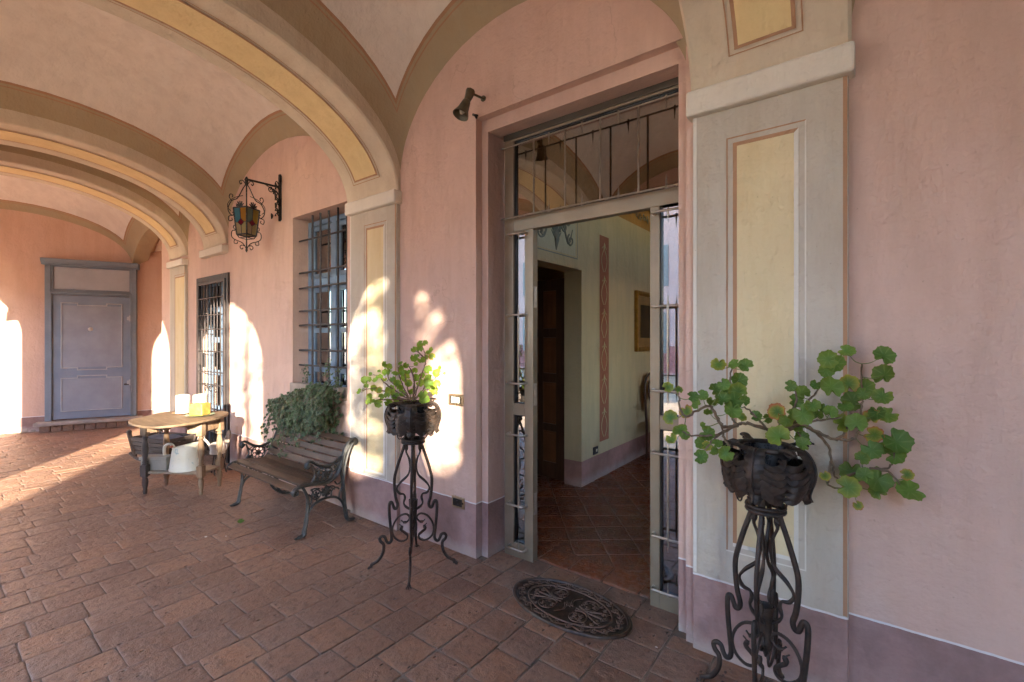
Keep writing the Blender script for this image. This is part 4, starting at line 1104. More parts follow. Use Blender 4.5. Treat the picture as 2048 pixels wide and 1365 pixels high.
mb.build('slate_filling', simple('bluish cloth filling', (.10, .105, .13), .85, 0, .3, 20, .5, 40), cr_t, world=False, smooth=90)

wc = thing('watering_can', 'small white painted metal watering can on a thin stand behind the table', 'watering can', (-5.72, 2.08, 0), R(200))
mb = MB(); mb.lathe([(.055, .22), (.075, .225), (.07, .33), (.05, .345), (.02, .35)], 18); mb.build('body', m_ivorypaint, wc, world=False, smooth=50)
mb = MB(); mb.tube([(.06, 0, .25), (.15, 0, .34), (.20, 0, .37)], [.018, .012, .012], 8); mb.lathe([(.010, 0), (.045, .05), (.04, .055)], 14, (0, 0, 0), 0, along(Vector((.195, 0, .365)), Vector((.26, 0, .40)))); mb.build('spout', m_ivorypaint, wc, world=False, smooth=50)
mb = MB(); mb.tube(cr([(-.07, 0, .24), (-.13, 0, .29), (-.10, 0, .36), (-.03, 0, .35)], 5), .006, 6); mb.build('handle', m_ivorypaint, wc, world=False, smooth=60)
mb = MB()
for a in range(3): mb.tube([(.045*math.cos(a*2.1), .045*math.sin(a*2.1), .225), (.085*math.cos(a*2.1), .085*math.sin(a*2.1), .0)], .006, 6)
mb.tube([(.07*math.cos(i*.35), .07*math.sin(i*.35), .08) for i in range(18)], .004, 5, True); mb.build('stand', m_grate, wc, world=False, smooth=60)
pd_ = thing('wooden_paddle', 'grey weathered wooden paddle with rounded head leaning on the wall beside the barred door', 'paddle', (-5.93, 2.19, 0))
mb = MB(); poly = [(-.022, 0), (.022, 0), (.022, .18), (.055, .26), (.062, .34), (.045, .40), (0, .43), (-.045, .40), (-.062, .34), (-.055, .26), (-.022, .18)]
mb.prism(poly, lambda a, b, d: (a, .20*b+d, b), 0, .018); mb.build('blade', m_greywood, pd_, world=False, bevel=.004)

# ================================================================== DOOR MAT
mat_c = Vector((-1.315, 2.245, 0)); MA, MBb, MR = .372, .212, R(-3)
matt = thing('door_mat', 'oval cast door mat of dark scrollwork lying before the entrance', 'door mat', mat_c, MR)
mb = MB(); mb.lathe([(1.0, 0), (1.0, .008), (.985, .0125), (.93, .0125), (.915, .006), (.001, .006)], 72, (0, 0, 0), 0, Matrix.Diagonal((MA, MBb, 1, 1))); mb.build('base', m_rubber, matt, world=False, smooth=50)
mb = MB(); zr = .0085
def ell(k, n=80): return [(MA*k*math.cos(2*math.pi*i/n), MBb*k*math.sin(2*math.pi*i/n), zr) for i in range(n)]
mb.tube(ell(.965), .0055, 6, True); mb.tube(ell(.70), .0052, 6, True)
def sp(x, y, r, a0, tn, th=.0048, n=16, r1=.15):
    p = spiral(x, y, r, r*r1, a0, tn, n); mb.tube([(a, b, zr+.001) for a, b in p], [th*(1-.45*i/n) for i in range(n+1)], 6)
    mb.lathe([(th*1.1, -.002), (th*1.1, .002), (.001, .005)], 8, (p[-1][0], p[-1][1], zr))
nb = 26
for i in range(nb):
    a = 2*math.pi*i/nb; x, y = MA*.825*math.cos(a), MBb*.825*math.sin(a)
    tx, ty = -MA*math.sin(a), MBb*math.cos(a); td = math.atan2(ty, tx); sg = 1 if i % 2 else -1
    sp(x, y, .021, td+sg*1.2, sg*1.25)
    x2, y2 = MA*.825*math.cos(a+math.pi/nb), MBb*.825*math.sin(a+math.pi/nb)
    L = math.hypot(tx, ty); ux, uy = tx/L, ty/L
    mb.tube(cr([(x-ux*.02-uy*sg*.016, y-uy*.02+ux*sg*.016, zr), (x2, y2, zr), (x2+ux*.026+uy*sg*.018, y2+uy*.026-ux*sg*.018, zr)], 5), [.0028]*3+[.0046]*5+[.0026]*3, 5)
for sx_ in (-1, 1):
    for sy_ in (-1, 1):
        cx_, cy_ = sx_*.098, sy_*.066
        sp(cx_, cy_, .056, math.atan2(-sy_, -sx_)*1.0, sx_*sy_*.95, .0055, 26, .75)
        for k in range(4):
            a = k*1.6+sx_*.4+sy_; sp(cx_+.028*math.cos(a), cy_+.026*math.sin(a), .0175, a+2, -sx_*sy_*1.2, .0042, 12)
        for k, (dx, dy, r) in enumerate(((.20, .035, .017), (.19, .075, .015), (.155, .10, .014), (.222, .008, .012))): sp(sx_*dx, sy_*dy, r, 1.5*k, sx_*sy_*1.2, .0042, 12)
    for k in (-1, 0, 1): mb.tube(cr([(sx_*.05, 0, zr), (sx_*.12, k*.012, zr), (sx_*.19, k*.045, zr), (sx_*.235, k*.06, zr)], 5), [.003]*4+[.006]*8+[.002]*4, 6)
    mb.tube(cr([(sx_*.02, .0, zr), (0, sx_*.05, zr), (sx_*.03, sx_*.10, zr)], 5), [.006]*6+[.003]*5, 6)
for k in range(8):
    a = k*math.pi/4; mb.tube([(0, 0, zr), (.03*math.cos(a), .022*math.sin(a), zr+.002)], [.006, .003], 6)
mb.build('relief', m_mathi, matt, world=False, smooth=70)

# ================================================================== PLANT STANDS
LEG = [(.052, .84), (.053, .811), (.085, .716), (.109, .636), (.121, .58), (.120, .516), (.112, .452), (.101, .413), (.107, .389), (.121, .385), (.129, .405), (.139, .427), (.1515, .422), (.155, .389), (.1515, .325), (.145, .261), (.139, .197), (.145, .169), (.161, .161), (.173, .177), (.183, .201), (.201, .207), (.215, .193), (.209, .173), (.193, .157), (.189, .133), (.197, .094), (.221, .054), (.249, .034), (.268, .026), (.270, .008)]
def Z6(x, y): return ((x-438)/4.138/303, .899-y/1254)
IN1 = [Z6(*p) for p in ((488, 112), (488, 150), (495, 180), (470, 240), (463, 300), (480, 370), (540, 430), (570, 480), (550, 520), (515, 530), (505, 560), (515, 600), (500, 630), (465, 655))]
IN2 = [Z6(*p) for p in ((468, 740), (470, 712), (500, 693), (550, 710), (590, 760), (606, 820), (590, 880), (540, 915), (495, 905), (483, 872), (508, 845), (535, 822), (530, 795), (550, 775))]
IN3 = [Z6(*p) for p in ((468, 735), (490, 758), (515, 760), (535, 742))]
def plant_stand(label, loc, rz, mat, s=1.0):
    t = thing('plant_stand', label, 'plant stand', loc, rz, 'wrought iron plant stands')
    def at_(k): a = k*math.pi/2; return lambda p: (p[0]*math.cos(a)*s, p[0]*math.sin(a)*s, p[1])
    for k in range(4):
        f = at_(k); side = (-math.sin(k*math.pi/2), math.cos(k*math.pi/2), 0)
        mb = MB(); mb.tube(cr([f(p) for p in LEG], 4), .0098/s**1.5, 8, flat=.85, up=side)
        tip = f(LEG[-1]); a = k*math.pi/2
        for d in (-.5, 0, .5): mb.tube([f((.262, .022)), (tip[0]+.022*math.cos(a+d*1.6), tip[1]+.022*math.sin(a+d*1.6), .004)], [.007, .004], 6)
        leg = mb.build('leg', mat, t, world=False, smooth=60)
        mb = MB()
        mb.tube(cr([f(p) for p in IN1], 4), [.006+.0028*math.sin(i*.35)**2 for i in range(53)], 6, up=side)
        mb.tube(cr([f(p) for p in IN2], 4), [.0068]*37+[.009]*8+[.011]*4+[.003]*4, 6, flat=.8, up=side)
        mb.tube(cr([f(p) for p in IN3], 4), [.006]*5+[.009]*4+[.004]*4, 6, up=side)
        mb.lathe([(.004, 0), (.012, .012), (.005, .022), (.011, .034), (.004, .044)], 8, f((.048, .765)))
        mb.build('scroll', mat, leg, world=False, smooth=60)
    for z in (.822, .838):
        mb = MB(); mb.tube([(.070*s*math.cos(i*math.pi/24), .070*s*math.sin(i*math.pi/24), z) for i in range(48)], [.0085+.0011*(i % 2) for i in range(48)], 8, True)
        mb.build('collar_ring', mat, t, world=False, smooth=60)
    mb = MB()
    mb.lathe([(.004, .235), (.020, .28), (.024, .30), (.020, .31), (.026, .37), (.030, .44), (.026, .44), (.018, .39), (.004, .385)], 14)
    mb.build('socket_tube', mat, t, world=False, smooth=50)
    mb = MB()
    for k in range(4):
        a = k*math.pi/2; mb.tube([(.052*s*math.cos(a), .052*s*math.sin(a), .83), (.050*s*math.cos(a), .050*s*math.sin(a), .905)], .013, 8, flat=.7)
    mb.lathe([(.05, .900), (.10, .905), (.105, .912), (.05, .915)], 24)
    mb.build('bowl_support', mat, t, world=False, smooth=50)
    for k in range(4):
        mb = MB(); a = k*math.pi/2; ca, sa = math.cos(a), math.sin(a)
        # acanthus leaf : spine curls from the rim outwards and down to a hanging tip
        sp_ = cr([(.098, 1.070, 0), (.125, 1.080, 0), (.155, 1.062, 0), (.176, 1.020, 0), (.178, .975, 0), (.166, .935, 0), (.160, .908, 0), (.168, .888, 0)], 5)
        us = [i/(len(sp_)-1) for i in range(len(sp_))]
        def lf(u, v, off=0):
            i = min(int(round(u*(len(sp_)-1))), len(sp_)-1); r, z = sp_[i].x, sp_[i].y
            w = .018+.020*math.sin(math.pi*min(1, u*1.12))**.7+(.012 if u > .86 else 0)*math.sin((u-.86)/.14*math.pi)
            if u > .97: w *= .8
            rr_ = r*s-.055*abs(v)**2*.35+.006*math.sin(u*60)*abs(v)-off
            zz = z+.004*math.cos(u*60)*abs(v)-(.010*abs(v) if u > .95 else 0)
            tt = v*w*s
            return (rr_*ca-tt*sa, rr_*sa+tt*ca, zz)
        vs_ = [-1, -.75, -.5, -.25, -.08, .08, .25, .5, .75, 1]
        mb.grid(lambda u, v: lf(v, u), vs_, us); mb.grid(lambda u, v: lf(v, u, .005), vs_, us)
        mb.tube([lf(u, 0, -.003) for u in us], [.006-.003*u for u in us], 6)
        leafp = mb.build('acanthus_leaf', mat, t, world=False, smooth=70, fixn=False)
        # pleated side fronds sweeping from the spine to the middle of the panel
        mb = MB()
        for sg in (-1, 1):
            for j in range(6):
                z0 = 1.035-.021*j; sweep = R(42-1.0*j)
                pts = []; rad_ = []
                for q in range(9):
                    tq = q/8; an = a+sg*(R(9)+sweep*tq); zz = z0-.030*math.sin(tq*2.6)-.012*tq*(j/5)+.008*tq*tq*(5-j)*.6
                    rr_ = (.168-.018*(abs(j-2.5)/2.5)**2-.034*tq+.008*math.sin(tq*math.pi))*s
                    pts.append((rr_*math.cos(an), rr_*math.sin(an), zz)); rad_.append(.0160*math.sin(math.pi*(.12+.80*tq))**.5)
                if j < 5 or sg > 0 or True: mb.tube(pts, rad_, 6, flat=.38, up=(ca, sa, 0))
        mb.build('frond', mat, t, world=False, smooth=70)
        # beak hook on the rim between two leaves
        b = a+math.pi/4
        mb = MB(); g = lambda r, z: (r*s*math.cos(b), r*s*math.sin(b), z)
        mb.tube(cr([g(.10, 1.075), g(.135, 1.082), g(.165, 1.088), g(.190, 1.084), g(.208, 1.080)], 4), [.010]*5+[.013]*4+[.012]*4+[.006]*3+[.001], 8, flat=.7)
        mb.tube(cr([g(.14, 1.076), g(.165, 1.070), g(.185, 1.074)], 4), [.007]*4+[.006]*4+[.001], 6)
        mb.build('rim_hook', mat, t, world=False, smooth=60)
        mb = MB(); tg = (-math.sin(b), math.cos(b)); c_ = g(.112, .878)
        mb.tube([(c_[0]+.021*math.cos(q*.35)*tg[0], c_[1]+.021*math.cos(q*.35)*tg[1], c_[2]+.021*math.sin(q*.35)) for q in range(18)], .0032, 6, True)
        mb.build('hanging_ring', mat, t, world=False, smooth=60)
    mb = MB(); mb.tube([(.104*s*math.cos(i*math.pi/20), .104*s*math.sin(i*math.pi/20), 1.072) for i in range(40)], .008, 8, True, flat=1.3)
    mb.build('bowl_rim', mat, t, world=False, smooth=60); mb = MB()
    mb.tube([(.140*s*math.cos(i*math.pi/20), .140*s*math.sin(i*math.pi/20), .908) for i in range(40)], .006, 6, True)
    mb.build('base_hoop', mat, t, world=False, smooth=60)
    return t
def pot(label, loc, s):
    t = thing('flower_pot', label, 'flower pot', loc)
    mb = MB(); mb.lathe([(.072*s, 0), (.090*s, .06), (.100*s, .12), (.103*s, .150), (.097*s, .150), (.092*s, .125), (.004, .122)], 28); mb.build('pot', m_dark, t, world=False, smooth=50)
    mb = MB(); mb.lathe([(.090*s, .126), (.05*s, .131), (.003, .134)], 24, caps=False); mb.build('soil', m_soil, t, world=False)
SM = Vector((-2.36, 2.015, 0)); BG = Vector((-.310, 2.068, 0))
plant_stand('slender black iron plant stand by the bench, before the light switch', SM, R(44), m_iron)
plant_stand('rust brown iron plant stand right of the entrance, nearest the camera', BG, R(83), m_rust, .94)
pot('dark pot in the iron bowl beside the bench', SM+Vector((0, 0, .9155)), 1.0)
pot('dark glazed pot in the rusty iron bowl at the right', BG+Vector((0, 0, .9155)), .92)

# ================================================================== PLANTS
def ger_leaf(mb, c, nrm, r, spin, rnd_, yel):
    z = Vector(nrm).normalized(); x = z.orthogonal().normalized(); x = Matrix.Rotation(spin, 3, z)@x; y = z.cross(x)
    n = 42; g = rnd_.random(); cup = rnd_.uniform(.05, .28); fold = rnd_.uniform(-.15, .2); ph = rnd_.uniform(0, 6)
    vs = []; cs = []
    rings = (0.0, .4, .75, 1.0)
    for q, k in enumerate(rings):
        if q == 0: vs.append(c); cs.append((0, g, yel, 1)); continue
        for i in range(n):
            a = 2*math.pi*i/n
            lob = 1-.13*(1-abs(math.sin(a*3.5)))**2-.06*abs(math.sin(a*10.5))
            d = abs((a+math.pi) % (2*math.pi)-math.pi)          # notch at a = 0
            if d < .42: lob *= .30+.70*(d/.42)
            rr_ = r*k*(lob if q == 3 else (1+(lob-1)*k*.8))
            px_, py_ = rr_*math.cos(a), rr_*math.sin(a)
            hz = r*(cup*k*k+fold*(py_/r)**2+.07*k*math.sin(a*3.5+ph)*k)
            vs.append(c+x*px_+y*py_+z*hz); cs.append((k, g, yel, 1-(1-k*.6)*(1 if (i+3) % 6 == 0 else 0)))
    o = len(mb.v); fs = [(0, 1+i, 1+(i+1) % n) for i in range(n)]
    for q in range(2): fs += [(1+q*n+i, 1+(q+1)*n+i, 1+(q+1)*n+(i+1) % n, 1+q*n+(i+1) % n) for i in range(n)]
    mb.add(vs, fs)
    for i, cc in enumerate(cs): mb.c[o+i] = cc
    return c
def geranium(label, loc, crown, leaves, branches, lm, seed):
    rnd_ = random.Random(seed); t = thing('geranium', label, 'plant', loc)
    mb = MB(); pb = mb; nodes = []
    for b, r0, r1 in branches:
        pts = cr(b, 5); n = len(pts)
        pts = [p+Vector((rnd_.uniform(-1, 1), rnd_.uniform(-1, 1), rnd_.uniform(-1, 1)))*.003 for p in pts]
        mb.tube(pts, [(r0+(r1-r0)*i/n)*(1+.22*(i % 3 == 0)) for i in range(n)], 7); nodes += pts[2:]
    lb = MB()
    for (c, nrm, r, yel) in leaves:
        ger_leaf(lb, c, nrm, r, rnd_.uniform(0, 6.28), rnd_, yel)
        q = min(nodes, key=lambda p: (p-c).length+max(0, (p.z-c.z))*.6)
        mid = (q+c)/2+Vector((0, 0, -.006))-Vector(nrm)*r*.3
        pb.tube(cr([q, mid, c-Vector(nrm)*.001], 4), [.0017]*5+[.0013]*4, 5, m=1)
    lo = lb.build('foliage', lm, t, smooth=180, attr=True, fixn=False)
    pb.build('stem', [m_stem, m_petiole], t, smooth=60)
    return t
def toc(c): return (Vector((0, 0, H))-c).normalized()
rg = random.Random(21)
# right-hand plant : leaf centres read from the photograph, then given depth round the pot
RL = [(130,420,45,.55),(210,440,32,.4),(150,640,60,.5),(270,600,58,.9),(220,735,62,.2),(255,770,40,.2),(160,800,48,.6),(315,490,48,.1),(385,478,45,.1),(340,545,42,.1),(430,600,40,.3),(480,440,55,.1),(540,400,50,.1),(650,370,65,.1),(700,265,58,.1),(620,255,50,.1),(500,255,60,.75),(530,510,60,.1),(620,520,80,.1),(640,450,70,.3),(600,590,70,.1),(450,530,45,.2),(390,700,30,.2),(420,760,60,.1),(380,830,55,.1),(415,850,40,.8),(375,930,58,.1),(490,830,45,.1),(465,885,40,.2),(555,905,62,.2),(670,640,38,.7),(775,630,45,.1),(1030,410,48,.1),(1110,460,58,.1),(1065,520,58,.1),(860,650,40,.2),(930,600,70,1.0),(1120,620,85,.15),(1000,660,60,.3),(940,780,90,.35),(1100,710,60,.1),(1110,790,55,.1),(1120,835,55,.1),(1300,215,75,.2),(1360,250,75,.1),(1290,300,58,.1),(1440,160,62,.2),(1210,405,42,.1),(1325,420,90,.15),(1450,395,75,.85),(1710,190,80,.1),(1715,330,85,.15),(1570,425,75,.2),(1700,490,72,.25),(1480,520,80,.1),(1430,560,55,.1),(1190,555,60,.2),(1220,625,45,.1),(1270,580,45,.2),(1320,600,55,.1),(1400,680,75,.5),(1510,680,78,.1),(1620,640,70,.95),(1740,630,70,.2),(1660,610,60,.1),(1640,770,72,1.0),(1800,820,105,.05),(1620,880,75,.05),(1700,870,50,.1),(1800,920,75,.05),(1550,940,55,.3),(1470,1040,85,.2),(1570,1060,60,.1),(1450,1150,88,.5),(1665,1095,100,.1),(1660,1180,65,.35),(1880,1060,48,.85),(1900,1175,100,.05),(1280,1070,42,.85),(1520,1285,38,.95),(560,470,48,.1),(690,520,45,.1),(1040,620,45,.2),(1560,470,50,.1)]
def rp(x, y, d=0): 
    px, py = 1300+x/3.657, 660+y/3.657; u = (px-CX)/F
    return atD(px, py, min(1.80+d, 2.235/(.794+.607*u)))
leaves = []
for (x, y, r, yel) in RL:
    c = rp(x, y, rg.uniform(-.11, .06)); dd = (c.x*fw[0]+c.y*fw[1])
    n = toc(c)+Vector((rg.uniform(-.55, .55), rg.uniform(-.35, .35), rg.uniform(.0, .75)))
    leaves.append((c, n.normalized(), r/3.657*dd/F*.95, yel))
BR = [[(930,745),(1090,700),(1190,740),(1290,830),(1330,960),(1350,1060),(1400,1100),(1500,1130)], [(1330,960),(1305,1080),(1310,1140),(1400,1160)], [(930,745),(1080,690),(1190,730),(1300,785),(1400,803),(1500,792),(1540,700),(1545,560),(1558,470),(1545,340),(1545,250)],
      [(1350,800),(1420,760),(1460,680),(1480,610)], [(1380,1090),(1520,1040),(1640,1015),(1730,1015),(1770,970),(1790,900)], [(1640,1015),(1740,1040),(1830,1130)], [(900,745),(740,690),(640,690),(560,735),(490,765),(400,775),(300,773),(235,745)],
      [(640,700),(560,715),(510,680),(470,600),(430,560),(340,595),(260,640),(215,560),(215,500),(190,430)], [(640,695),(600,640),(605,560),(590,450),(590,320),(600,270)], [(580,850),(540,790),(530,735),(500,660)], [(880,750),(820,690),(740,600),(690,565)],
      [(950,745),(1060,660),(1130,560),(1180,500),(1230,430),(1300,300)], [(930,745),(945,690),(930,620)], [(960,745),(1040,600),(1070,500),(1050,430)], [(960,745),(1060,730),(1110,800)], [(550,735),(480,790),(440,830),(400,880)], [(930,745),(1100,680),(1250,665),(1400,640)]]
rgb_ = random.Random(9)
branches = []
for i, b in enumerate(BR):
    dd = rgb_.uniform(-.05, .04); L = len(b)
    branches.append(([rp(x, y, dd*min(1, k/2)) for k, (x, y) in enumerate(b)], .0068 if i in (0, 2, 6, 7) else .005, .0024))
geranium('large sprawling geranium with yellowing scalloped leaves on the rusty stand', BG+Vector((0, 0, 1.05)), None, leaves, branches, m_leaf, 31)
LLv = [(215,700,35,.1),(280,570,45,.1),(320,570,42,.2),(345,505,25,.1),(410,560,45,.2),(445,470,22,.1),(460,530,30,.1),(505,570,35,.8),(505,395,38,.1),(560,420,40,.1),(520,490,45,.2),(625,500,45,.1),(560,470,30,.1),(380,670,45,.5),(450,690,40,.9),(340,760,40,.3),(330,820,40,.3),(390,820,50,.3),(440,840,50,.2),(550,830,50,.2),(570,680,60,.2),(630,760,45,.1),(650,610,45,.2),(690,440,40,.1),(695,385,35,.1),(750,405,35,.1),(740,540,55,.2),(775,610,45,.5),(710,490,45,.1),(850,465,35,.1),(860,545,45,.1),(910,600,50,.1),(915,160,45,.1),(970,150,35,.1),(905,220,40,.1),(840,225,35,.1),(1020,245,50,.4),(840,320,45,.1),(885,295,20,.1),(865,390,30,.1),(925,350,45,.2),(975,315,35,.4),(1045,305,40,.9),(1005,455,50,.1),(1095,495,45,.3),(1135,440,32,.2),(1190,495,18,.1),(1000,550,55,.1),(1100,615,45,.3),(1010,620,55,.1),(1060,680,55,.4),(945,740,55,.2),(960,795,60,.1),(840,785,30,.1),(745,800,35,.9),(820,710,40,.1),(710,720,45,.1),(540,740,40,.2),(470,760,35,.2),(990,600,40,.1),(1075,720,35,.5),(300,640,28,.2),(600,560,34,.1),(680,660,38,.3),(770,480,34,.1),(930,520,40,.1),(640,820,34,.2),(600,720,30,.6)]
def lp_(x, y, d=0): return atD(680+x/5.6875, 660+y/5.6875, 3.03+d)
leaves = []
for (x, y, r, yel) in LLv:
    c = lp_(x, y, rg.uniform(-.13, .10))
    n = toc(c)+Vector((rg.uniform(-.8, .8), rg.uniform(-.6, .5), rg.uniform(.0, .9)))
    leaves.append((c, n.normalized(), r/5.6875*3.03/F*1.05, yel))
BL = [[(800,800),(700,700),(560,560),(540,500)], [(800,800),(620,760),(480,690),(380,660),(250,695)], [(790,800),(640,700),(500,600),(450,520),(350,520)], [(800,800),(720,650),(660,470),(690,400)], [(810,800),(760,640),(740,500)], [(830,800),(850,620),(800,440),(770,420)], [(840,800),(900,600),(960,430),(975,340),(950,220),(920,170)], [(975,340),(900,260),(850,240)], [(840,800),(960,700),(1060,580),(1120,500),(1150,460)], [(830,800),(940,690),(1000,560)], [(780,800),(560,790),(420,800),(340,800)], [(830,800),(840,560),(790,430),(780,425)]]
branches = [([lp_(x, y, rgb_.uniform(-.06, .06)*(k > 0)) for k, (x, y) in enumerate(b)], .005, .002) for b in BL]
geranium('bushy bright green geranium on the slender stand beside the bench', SM+Vector((0, 0, 1.05)), None, leaves, branches, m_leafbright, 32)

# ivy trailing out of the window box
ivy = thing('ivy_plant', 'dense trailing variegated ivy spilling from the window sill over the bench back', 'plant', (-4.05, 2.3, .95))
box = thing('window_box', 'narrow window box hidden by ivy on the window sill', 'window box', (-4.09, 2.28, .946))
mb = MB(); mb.box(-.42, .42, -.0, .10, 0.0, .12); mb.build('trough', m_stone, box, world=False, bevel=.005)
mb = MB(); sb = MB(); ri = random.Random(8)
def ivy_leaf(c, nrm, r, down):
    z = Vector(nrm).normalized(); y = Vector(down)-z*z.dot(Vector(down)); y = y.normalized() if y.length > 1e-4 else z.orthogonal(); x = y.cross(z)
    g = ri.random(); ye = ri.choice((.2, .5, .9, 1.0)); o = len(mb.v)
    pts = [(0, -.25), (.38, -.55), (.42, -.12), (.85, .05), (.42, .32), (.0, 1.05), (-.42, .32), (-.85, .05), (-.42, -.12), (-.38, -.55)]
    vs = [c]+[c+x*a*r+y*b*r+z*r*(-.22*(a*a+b*b*.6)+ri.uniform(-.05, .05)) for a, b in pts]
    mb.add(vs, [(0, 1+i, 1+(i+1) % 10) for i in range(10)])
    mb.c[o] = (0, g, ye, 1)
    for i in range(10): mb.c[o+1+i] = (1, g, ye, 1)
for s_ in range(380):
    x0 = ri.uniform(-4.42, -3.66); y0 = ri.uniform(2.24, 2.37); kx = min(1, (x0+4.45)/.6); z0 = ri.uniform(.91+.05*kx, .945+.085*kx)
    long_ = ri.random() < .11; L = ri.uniform(.28, .50) if long_ else ri.uniform(.13, .29)
    up = ri.uniform(-.07, .01)+.06*kx; out = ri.uniform(.06, .20); dx = ri.uniform(-.10, .06)-(.04 if x0 < -4.3 else 0)
    p1 = Vector((x0+dx*.4, y0-out*.6, z0+up)); p2 = Vector((x0+dx, max(2.03 if z0 > 1 else 2.1, y0-out), z0+up*.3-L*.5)); p3 = p2+Vector((dx*.4, .03, -L*.55))
    if p3.x > -3.64: p3.x = -3.64
    pts = cr([(x0, y0, z0-.03), p1, p2, p3], 6); sb.tube(pts, .0018, 4)
    n = int(6+L*52)
    for i in range(n):
        k = ri.uniform(.15, 1); p = pts[min(int(k*len(pts)), len(pts)-1)]
        c = p+Vector((ri.gauss(0, .017), ri.gauss(0, .017), ri.gauss(0, .017)))
        if c.y > 2.32 and c.z < .96: c.y = 2.30
        c.x = min(c.x, -3.635)
        n_ = Vector((ri.uniform(-.5, .9), -1+ri.uniform(-.3, .5), ri.uniform(-.1, 1.0)))
        ivy_leaf(c, n_, ri.uniform(.017, .032), (ri.uniform(-.6, .6), -.2, -1))
for (x0, x1, y1, z1) in ((-4.48, -4.60, 2.10, .62), (-4.44, -4.50, 2.06, .55), (-4.38, -4.46, 2.05, .66), (-4.30, -4.36, 2.04, .50), (-4.22, -4.20, 2.03, .58), (-4.10, -4.16, 2.05, .46), (-4.02, -3.98, 2.05, .62), (-3.92, -3.95, 2.08, .55), (-3.84, -3.80, 2.08, .66), (-3.76, -3.74, 2.12, .62), (-4.46, -4.56, 2.16, .74)):
    pts = cr([(x0, 2.26, .93), ((x0+x1)/2, 2.12, .90), (x1, y1+.03, (.86+z1)/2+.03), (x1-.02, y1, z1)], 7); sb.tube(pts, .0020, 4)
    for i in range(30):
        p = pts[ri.randrange(3, len(pts))]; ivy_leaf(p+Vector((ri.gauss(0, .022), ri.gauss(0, .012)-.012, ri.gauss(0, .014))), (ri.uniform(-.3, .8), -1, ri.uniform(.1, 1)), ri.uniform(.018, .030), (ri.uniform(-.5, .5), -.2, -1))
for s_ in range(9):   # upright shoots against the bars
    x0 = ri.choice((-4.40, -4.34, -4.1, -3.95, -3.85, -3.75))+ri.uniform(-.03, .03); h = ri.uniform(.10, .26)
    pts = cr([(x0, 2.36, 1.05), (x0+ri.uniform(-.03, .03), 2.36, 1.05+h*.5), (x0+ri.uniform(-.04, .04), 2.35, 1.05+h)], 6); sb.tube(pts, .0018, 4)
    for i in range(int(h*90)):
        p = pts[ri.randrange(len(pts))]; ivy_leaf(p+Vector((ri.gauss(0, .018), ri.gauss(0, .012), ri.gauss(0, .012))), (ri.uniform(-.5, .5), -1, ri.uniform(0, .6)), ri.uniform(.012, .022), (0, -.2, -1))
mb.build('foliage', m_ivy, ivy, attr=True, fixn=False, smooth=180); sb.build('runner_stem', m_stem, ivy)

# fallen leaf, chips on the floor
o = thing('fallen_leaf', 'single green leaf lying on the paving before the bench', 'leaf', onZ(482, 1043, .004))
mb = MB(); c = onZ(482, 1043, .007); ger_leaf(mb, c, (.3, -.2, 1), .028, 1.0, random.Random(3), .1); mb.build('blade', m_leaf, o, attr=True, fixn=False, smooth=180)
for i, (px, py, lab) in enumerate(((412, 1074, 'white paint flake on the paving between bench and arcade'), (452, 1073, 'small pale chip on the paving left of the bench foot'), (1313, 1295, 'tiny white chip on the dark tile right of the door mat'))):
    p = onZ(px, py, .001); mb = MB(); r = .010 if i == 0 else .005
    rr = random.Random(i+40); mb.prism([(r*1.4*math.cos(a)*rr.uniform(.6, 1.1), r*math.sin(a)*rr.uniform(.6, 1.1)) for a in [k*.9 for k in range(7)]], lambda a, b, d: (a, b, d), 0, .002)
    o = mb.build('plaster_chip', m_wht, None); o.location = p; tag(o, lab, 'chip')

# ================================================================== INTERIOR THINGS
idr = thing('interior_door', 'dark walnut door with five reddish panels standing open inside the entrance', 'door', (-2.46, 4.20, 0))
ia = onZ(1140, 966); DXa = -2.455; DYa = 4.155
dirv = Vector((-1, .10, 0)).normalized()
T = Matrix.Translation((DXa, DYa, .012))@Matrix.Rotation(math.atan2(dirv.y, dirv.x), 4, 'Z')
mb = MB(); W, Hh = .62, 2.12
zs = [.0, .16, .50, .60, 1.05, 1.15, 1.60, 1.70, 2.0, 2.12]
xs_ = [0, .10, .29, .33, .52, .62]
# stiles and rails
for a, b in ((0, .13), (.31, .37), (.55, .62)): mb.box(a, b, -.02, .02, 0, Hh, 0, T)
for a, b in ((0, .17), (.50, .58), (1.02, 1.12), (1.50, 1.60), (2.0, Hh)):
    mb.box(.13, .31, -.019, .019, a, b, 0, T); mb.box(.37, .55, -.019, .019, a, b, 0, T)
mb.build('door_frame', m_door, idr, bevel=.006)
for x0, x1 in ((.13, .31), (.37, .55)):
    for a, b in ((.17, .50), (.58, 1.02), (1.12, 1.50), (1.60, 2.0)):
        mb = MB(); mb.box(x0, x1, -.010, .010, a, b, 0, T); mb.box(x0+.025, x1-.025, -.014, .014, a+.025, b-.025, 0, T); mb.build('panel', m_doorp, idr, bevel=.004)
mb = MB(); mb.lathe([(.006, 0), (.006, .03), (.015, .035), (.015, .05), (.004, .055)], 10, (0, 0, 0), 0, T@Matrix.Translation((.52, .02, 1.06))@Matrix.Rotation(R(-90), 4, 'X')); mb.build('knob_and_sunspot', m_blk, idr, smooth=50)
pic = thing('picture_frame', 'gilt framed dark picture hanging on the ochre interior wall', 'picture', (XW, 5.75, 1.72))
mb = MB()
py0, py1, pz0, pz1 = 5.44, 6.15, 1.34, 2.10
for a, b, c, d in ((py0, py0+.06, pz0, pz1), (py1-.06, py1, pz0, pz1), (py0+.06, py1-.06, pz0, pz0+.06), (py0+.06, py1-.06, pz1-.06, pz1)): mb.box(XW, XW+.045, a, b, c, d)
